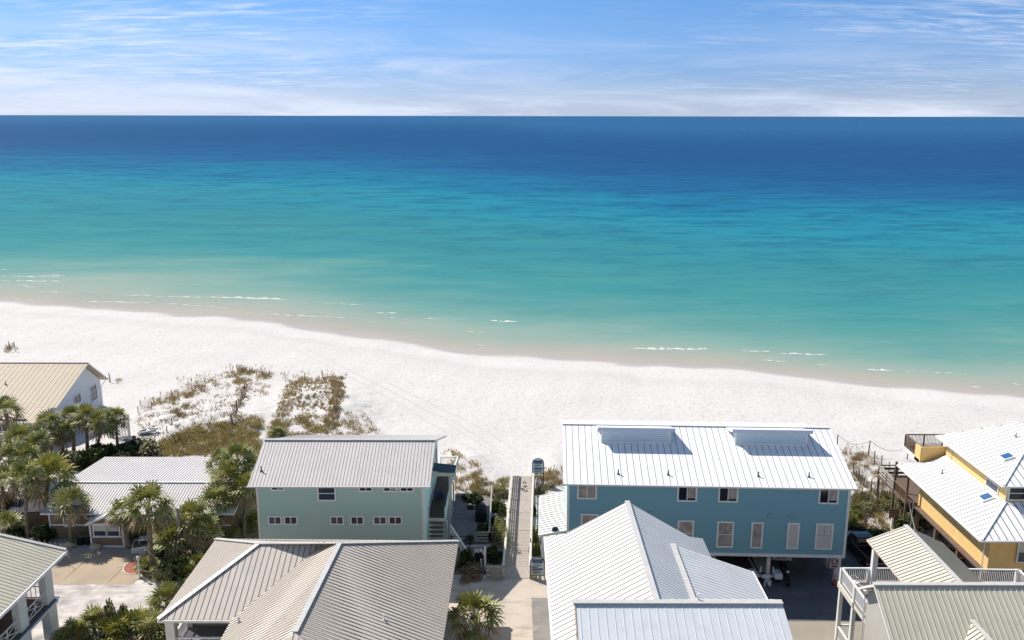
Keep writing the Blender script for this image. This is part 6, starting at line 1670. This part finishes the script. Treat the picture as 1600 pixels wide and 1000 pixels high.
for poly, n, per, h, mi, sd in (([(205,655),(222,640),(270,622),(330,600),(365,585),(415,590),(412,612),(385,625),(365,662),(300,668),(250,690),(215,680)], 330, 11, .28, [3,3,2,0], 51),
        ([(270,612),(330,594),(345,604),(290,622),(240,640),(225,640)], 120, 15, .45, [2,2,0,3], 52),
        ([(352,582),(362,573),(425,585),(424,592),(370,588),(356,600)], 120, 15, .48, [2,0,3], 53),
        ([(366,590),(395,592),(390,608),(365,604)], 50, 14, .42, [2,0,3], 54),
        ([(372,606),(392,606),(374,640),(362,664),(352,660)], 60, 12, .4, [3,0,2], 55),
        ([(400,598),(420,602),(412,618),(398,612)], 20, 12, .4, [2,0], 56),
        ([(268,640),(300,628),(306,645),(272,662)], 50, 16, .5, [3,3,0], 57),
        ([(540,640),(575,640),(600,690),(560,694)], 40, 9, .35, [2,3], 58),
        ([(692,705),(715,705),(740,722),(762,752),(758,775),(715,778),(710,735)], 170, 14, .42, [3,0,2,0], 59),
        ([(728,738),(756,750),(762,775),(738,778)], 70, 14, .45, [0,3,1], 60),
        ([(758,758),(790,745),(792,775),(775,782),(762,780)], 90, 14, .4, [0,1,3], 61),
        ([(830,745),(850,735),(880,742),(880,766),(842,768),(832,760)], 110, 14, .48, [2,0,3], 62),
        ([(8,543),(22,543),(24,551),(8,551)], 14, 14, .7, [2,3], 63),
        ([(174,594),(190,594),(190,597),(176,597)], 10, 9, .35, [2], 64),
        ([(1318,708),(1350,705),(1385,738),(1400,760),(1395,775),(1340,772),(1322,742)], 170, 13, .36, [3,2,3,0], 65),
        ([(1318,708),(1345,708),(1360,725),(1326,728)], 50, 13, .42, [2,3], 66),
        ([(1322,772),(1425,772),(1425,795),(1322,800)], 330, 14, .48, [1,0,1,3], 67),
        ([(1320,800),(1430,792),(1440,822),(1380,838),(1320,820)], 240, 13, .4, [1,0,3,2], 68),
        ([(1438,800),(1500,840),(1490,860),(1440,825)], 60, 12, .4, [0,3], 69)):
    fill(B, poly, n, per, h, .30, .035, mi, sd, .7, .17)
B.build('dune_grass', GM, 'scattered clumps of dry grass on the white dune sand', 'dune grass')
B = Blades(); rnd = random.Random(8)
for poly, n in (([(275,600),(330,588),(345,600),(290,618)], 60),([(350,578),(425,583),(420,592),(360,590)], 42),([(440,592),(525,588),(525,596),(445,600)], 34),([(300,640),(360,620),(370,650),(310,660)], 26),
                ([(540,650),(590,665),(585,680),(545,670)], 22),([(1316,706),(1350,706),(1350,716),(1320,720)], 16),([(845,742),(880,742),(880,760),(850,762)], 30),([(10,545),(20,545),(20,550),(10,550)], 6),([(230,630),(265,620),(262,640),(232,642)], 16)):
    k = 0
    x0 = min(p[0] for p in poly); x1 = max(p[0] for p in poly); y0 = min(p[1] for p in poly); y1 = max(p[1] for p in poly)
    while k < n:
        p = (rnd.uniform(x0,x1), rnd.uniform(y0,y1))
        if not inside(p, poly): continue
        b = att(*p); h = rnd.uniform(.8,1.5); t = b+Vector((rnd.uniform(-.3,.35), rnd.uniform(-.2,.2), h)); m_ = (b+t)/2
        for (a, c, w) in ((b, t, .012),):
            s_ = Vector((w,0,0)); q = len(B.V); B.V += [tuple(a-s_), tuple(a+s_), tuple(c+s_*.6), tuple(c-s_*.6)]; B.F.append((q,q+1,q+2,q+3)); B.M.append(0)
        B.tuft(t-Vector((0,0,.3)), 7, .32, .04, .03, [0], rnd, .5); k += 1
B.build('sea_oats', ['grass_straw'], 'tall dry sea oats with seed heads along the dune crests', 'sea oats')
# driftwood litter on the left dune
m = MB(); rnd = random.Random(5)
for _ in range(60):
    p = (rnd.uniform(225,365), rnd.uniform(610,660)); b = att(*p); a = rnd.uniform(0,3.1); l = rnd.uniform(.15,.5)
    m.tube(b+Vector((0,0,.03)), b+Vector((math.cos(a)*l, math.sin(a)*l*.5, .06)), .02, .012, 5)
tag(m.build('dead_twigs', 'twig'), 'litter of dead twigs scattered over the left dune', 'twigs', kind='stuff')
# planting around the boardwalk foot and yards: dark mulch sheets
sheet('planting_bed', [(-1.95,71.0),(-.75,71.0),(.1,84),(-1.9,84)], .013, 'soil')
sheet('planting_bed', [(-6.5,69.4),(-2.1,69.4),(-2.1,74.4),(-7.4,74.4)], .016, 'soil')
sheet('planting_bed', [(1.75,72.6),(2.5,72.6),(2.6,78),(1.95,78)], .015, 'soil')

def tracks():
    mb = MB()
    for off, pts in ((0, [(470,545),(560,590),(640,632),(705,672),(750,700),(790,735)]),(1, [(600,600),(680,640),(740,668),(790,700),(815,735)])):
        g = [att(*p) for p in pts]; fine = []
        for i in range(len(g)-1):
            a, b = g[i], g[i+1]
            for k in range(14): fine.append(a+(b-a)*k/14)
        # smooth the polyline
        for _ in range(12): fine = [fine[0]]+[(fine[i-1]+fine[i]*2+fine[i+1])/4 for i in range(1, len(fine)-1)]+[fine[-1]]
        for s_ in (-.85, .85):
            L_ = []
            for i in range(len(fine)-1):
                d = (fine[i+1]-fine[i]); d.z = 0; d.normalize(); n = Vector((-d.y, d.x, 0))
                row = []
                for w in (-.17, .17):
                    q = fine[i]+n*(s_+w); q.z = hz(q.x, q.y)+.022; row.append(q)
                L_.append(row)
            for i in range(len(L_)-1):
                mb.add([L_[i][0], L_[i][1], L_[i+1][1], L_[i+1][0]], [(0,1,2,3)])
    mat('rut_sand', (.535,.505,.48), .95, noise=(1.5,(.575,.545,.52),.15), bump=(6,.8,.05))
    struct(mb.build('tyre_tracks', 'rut_sand'))
tracks()
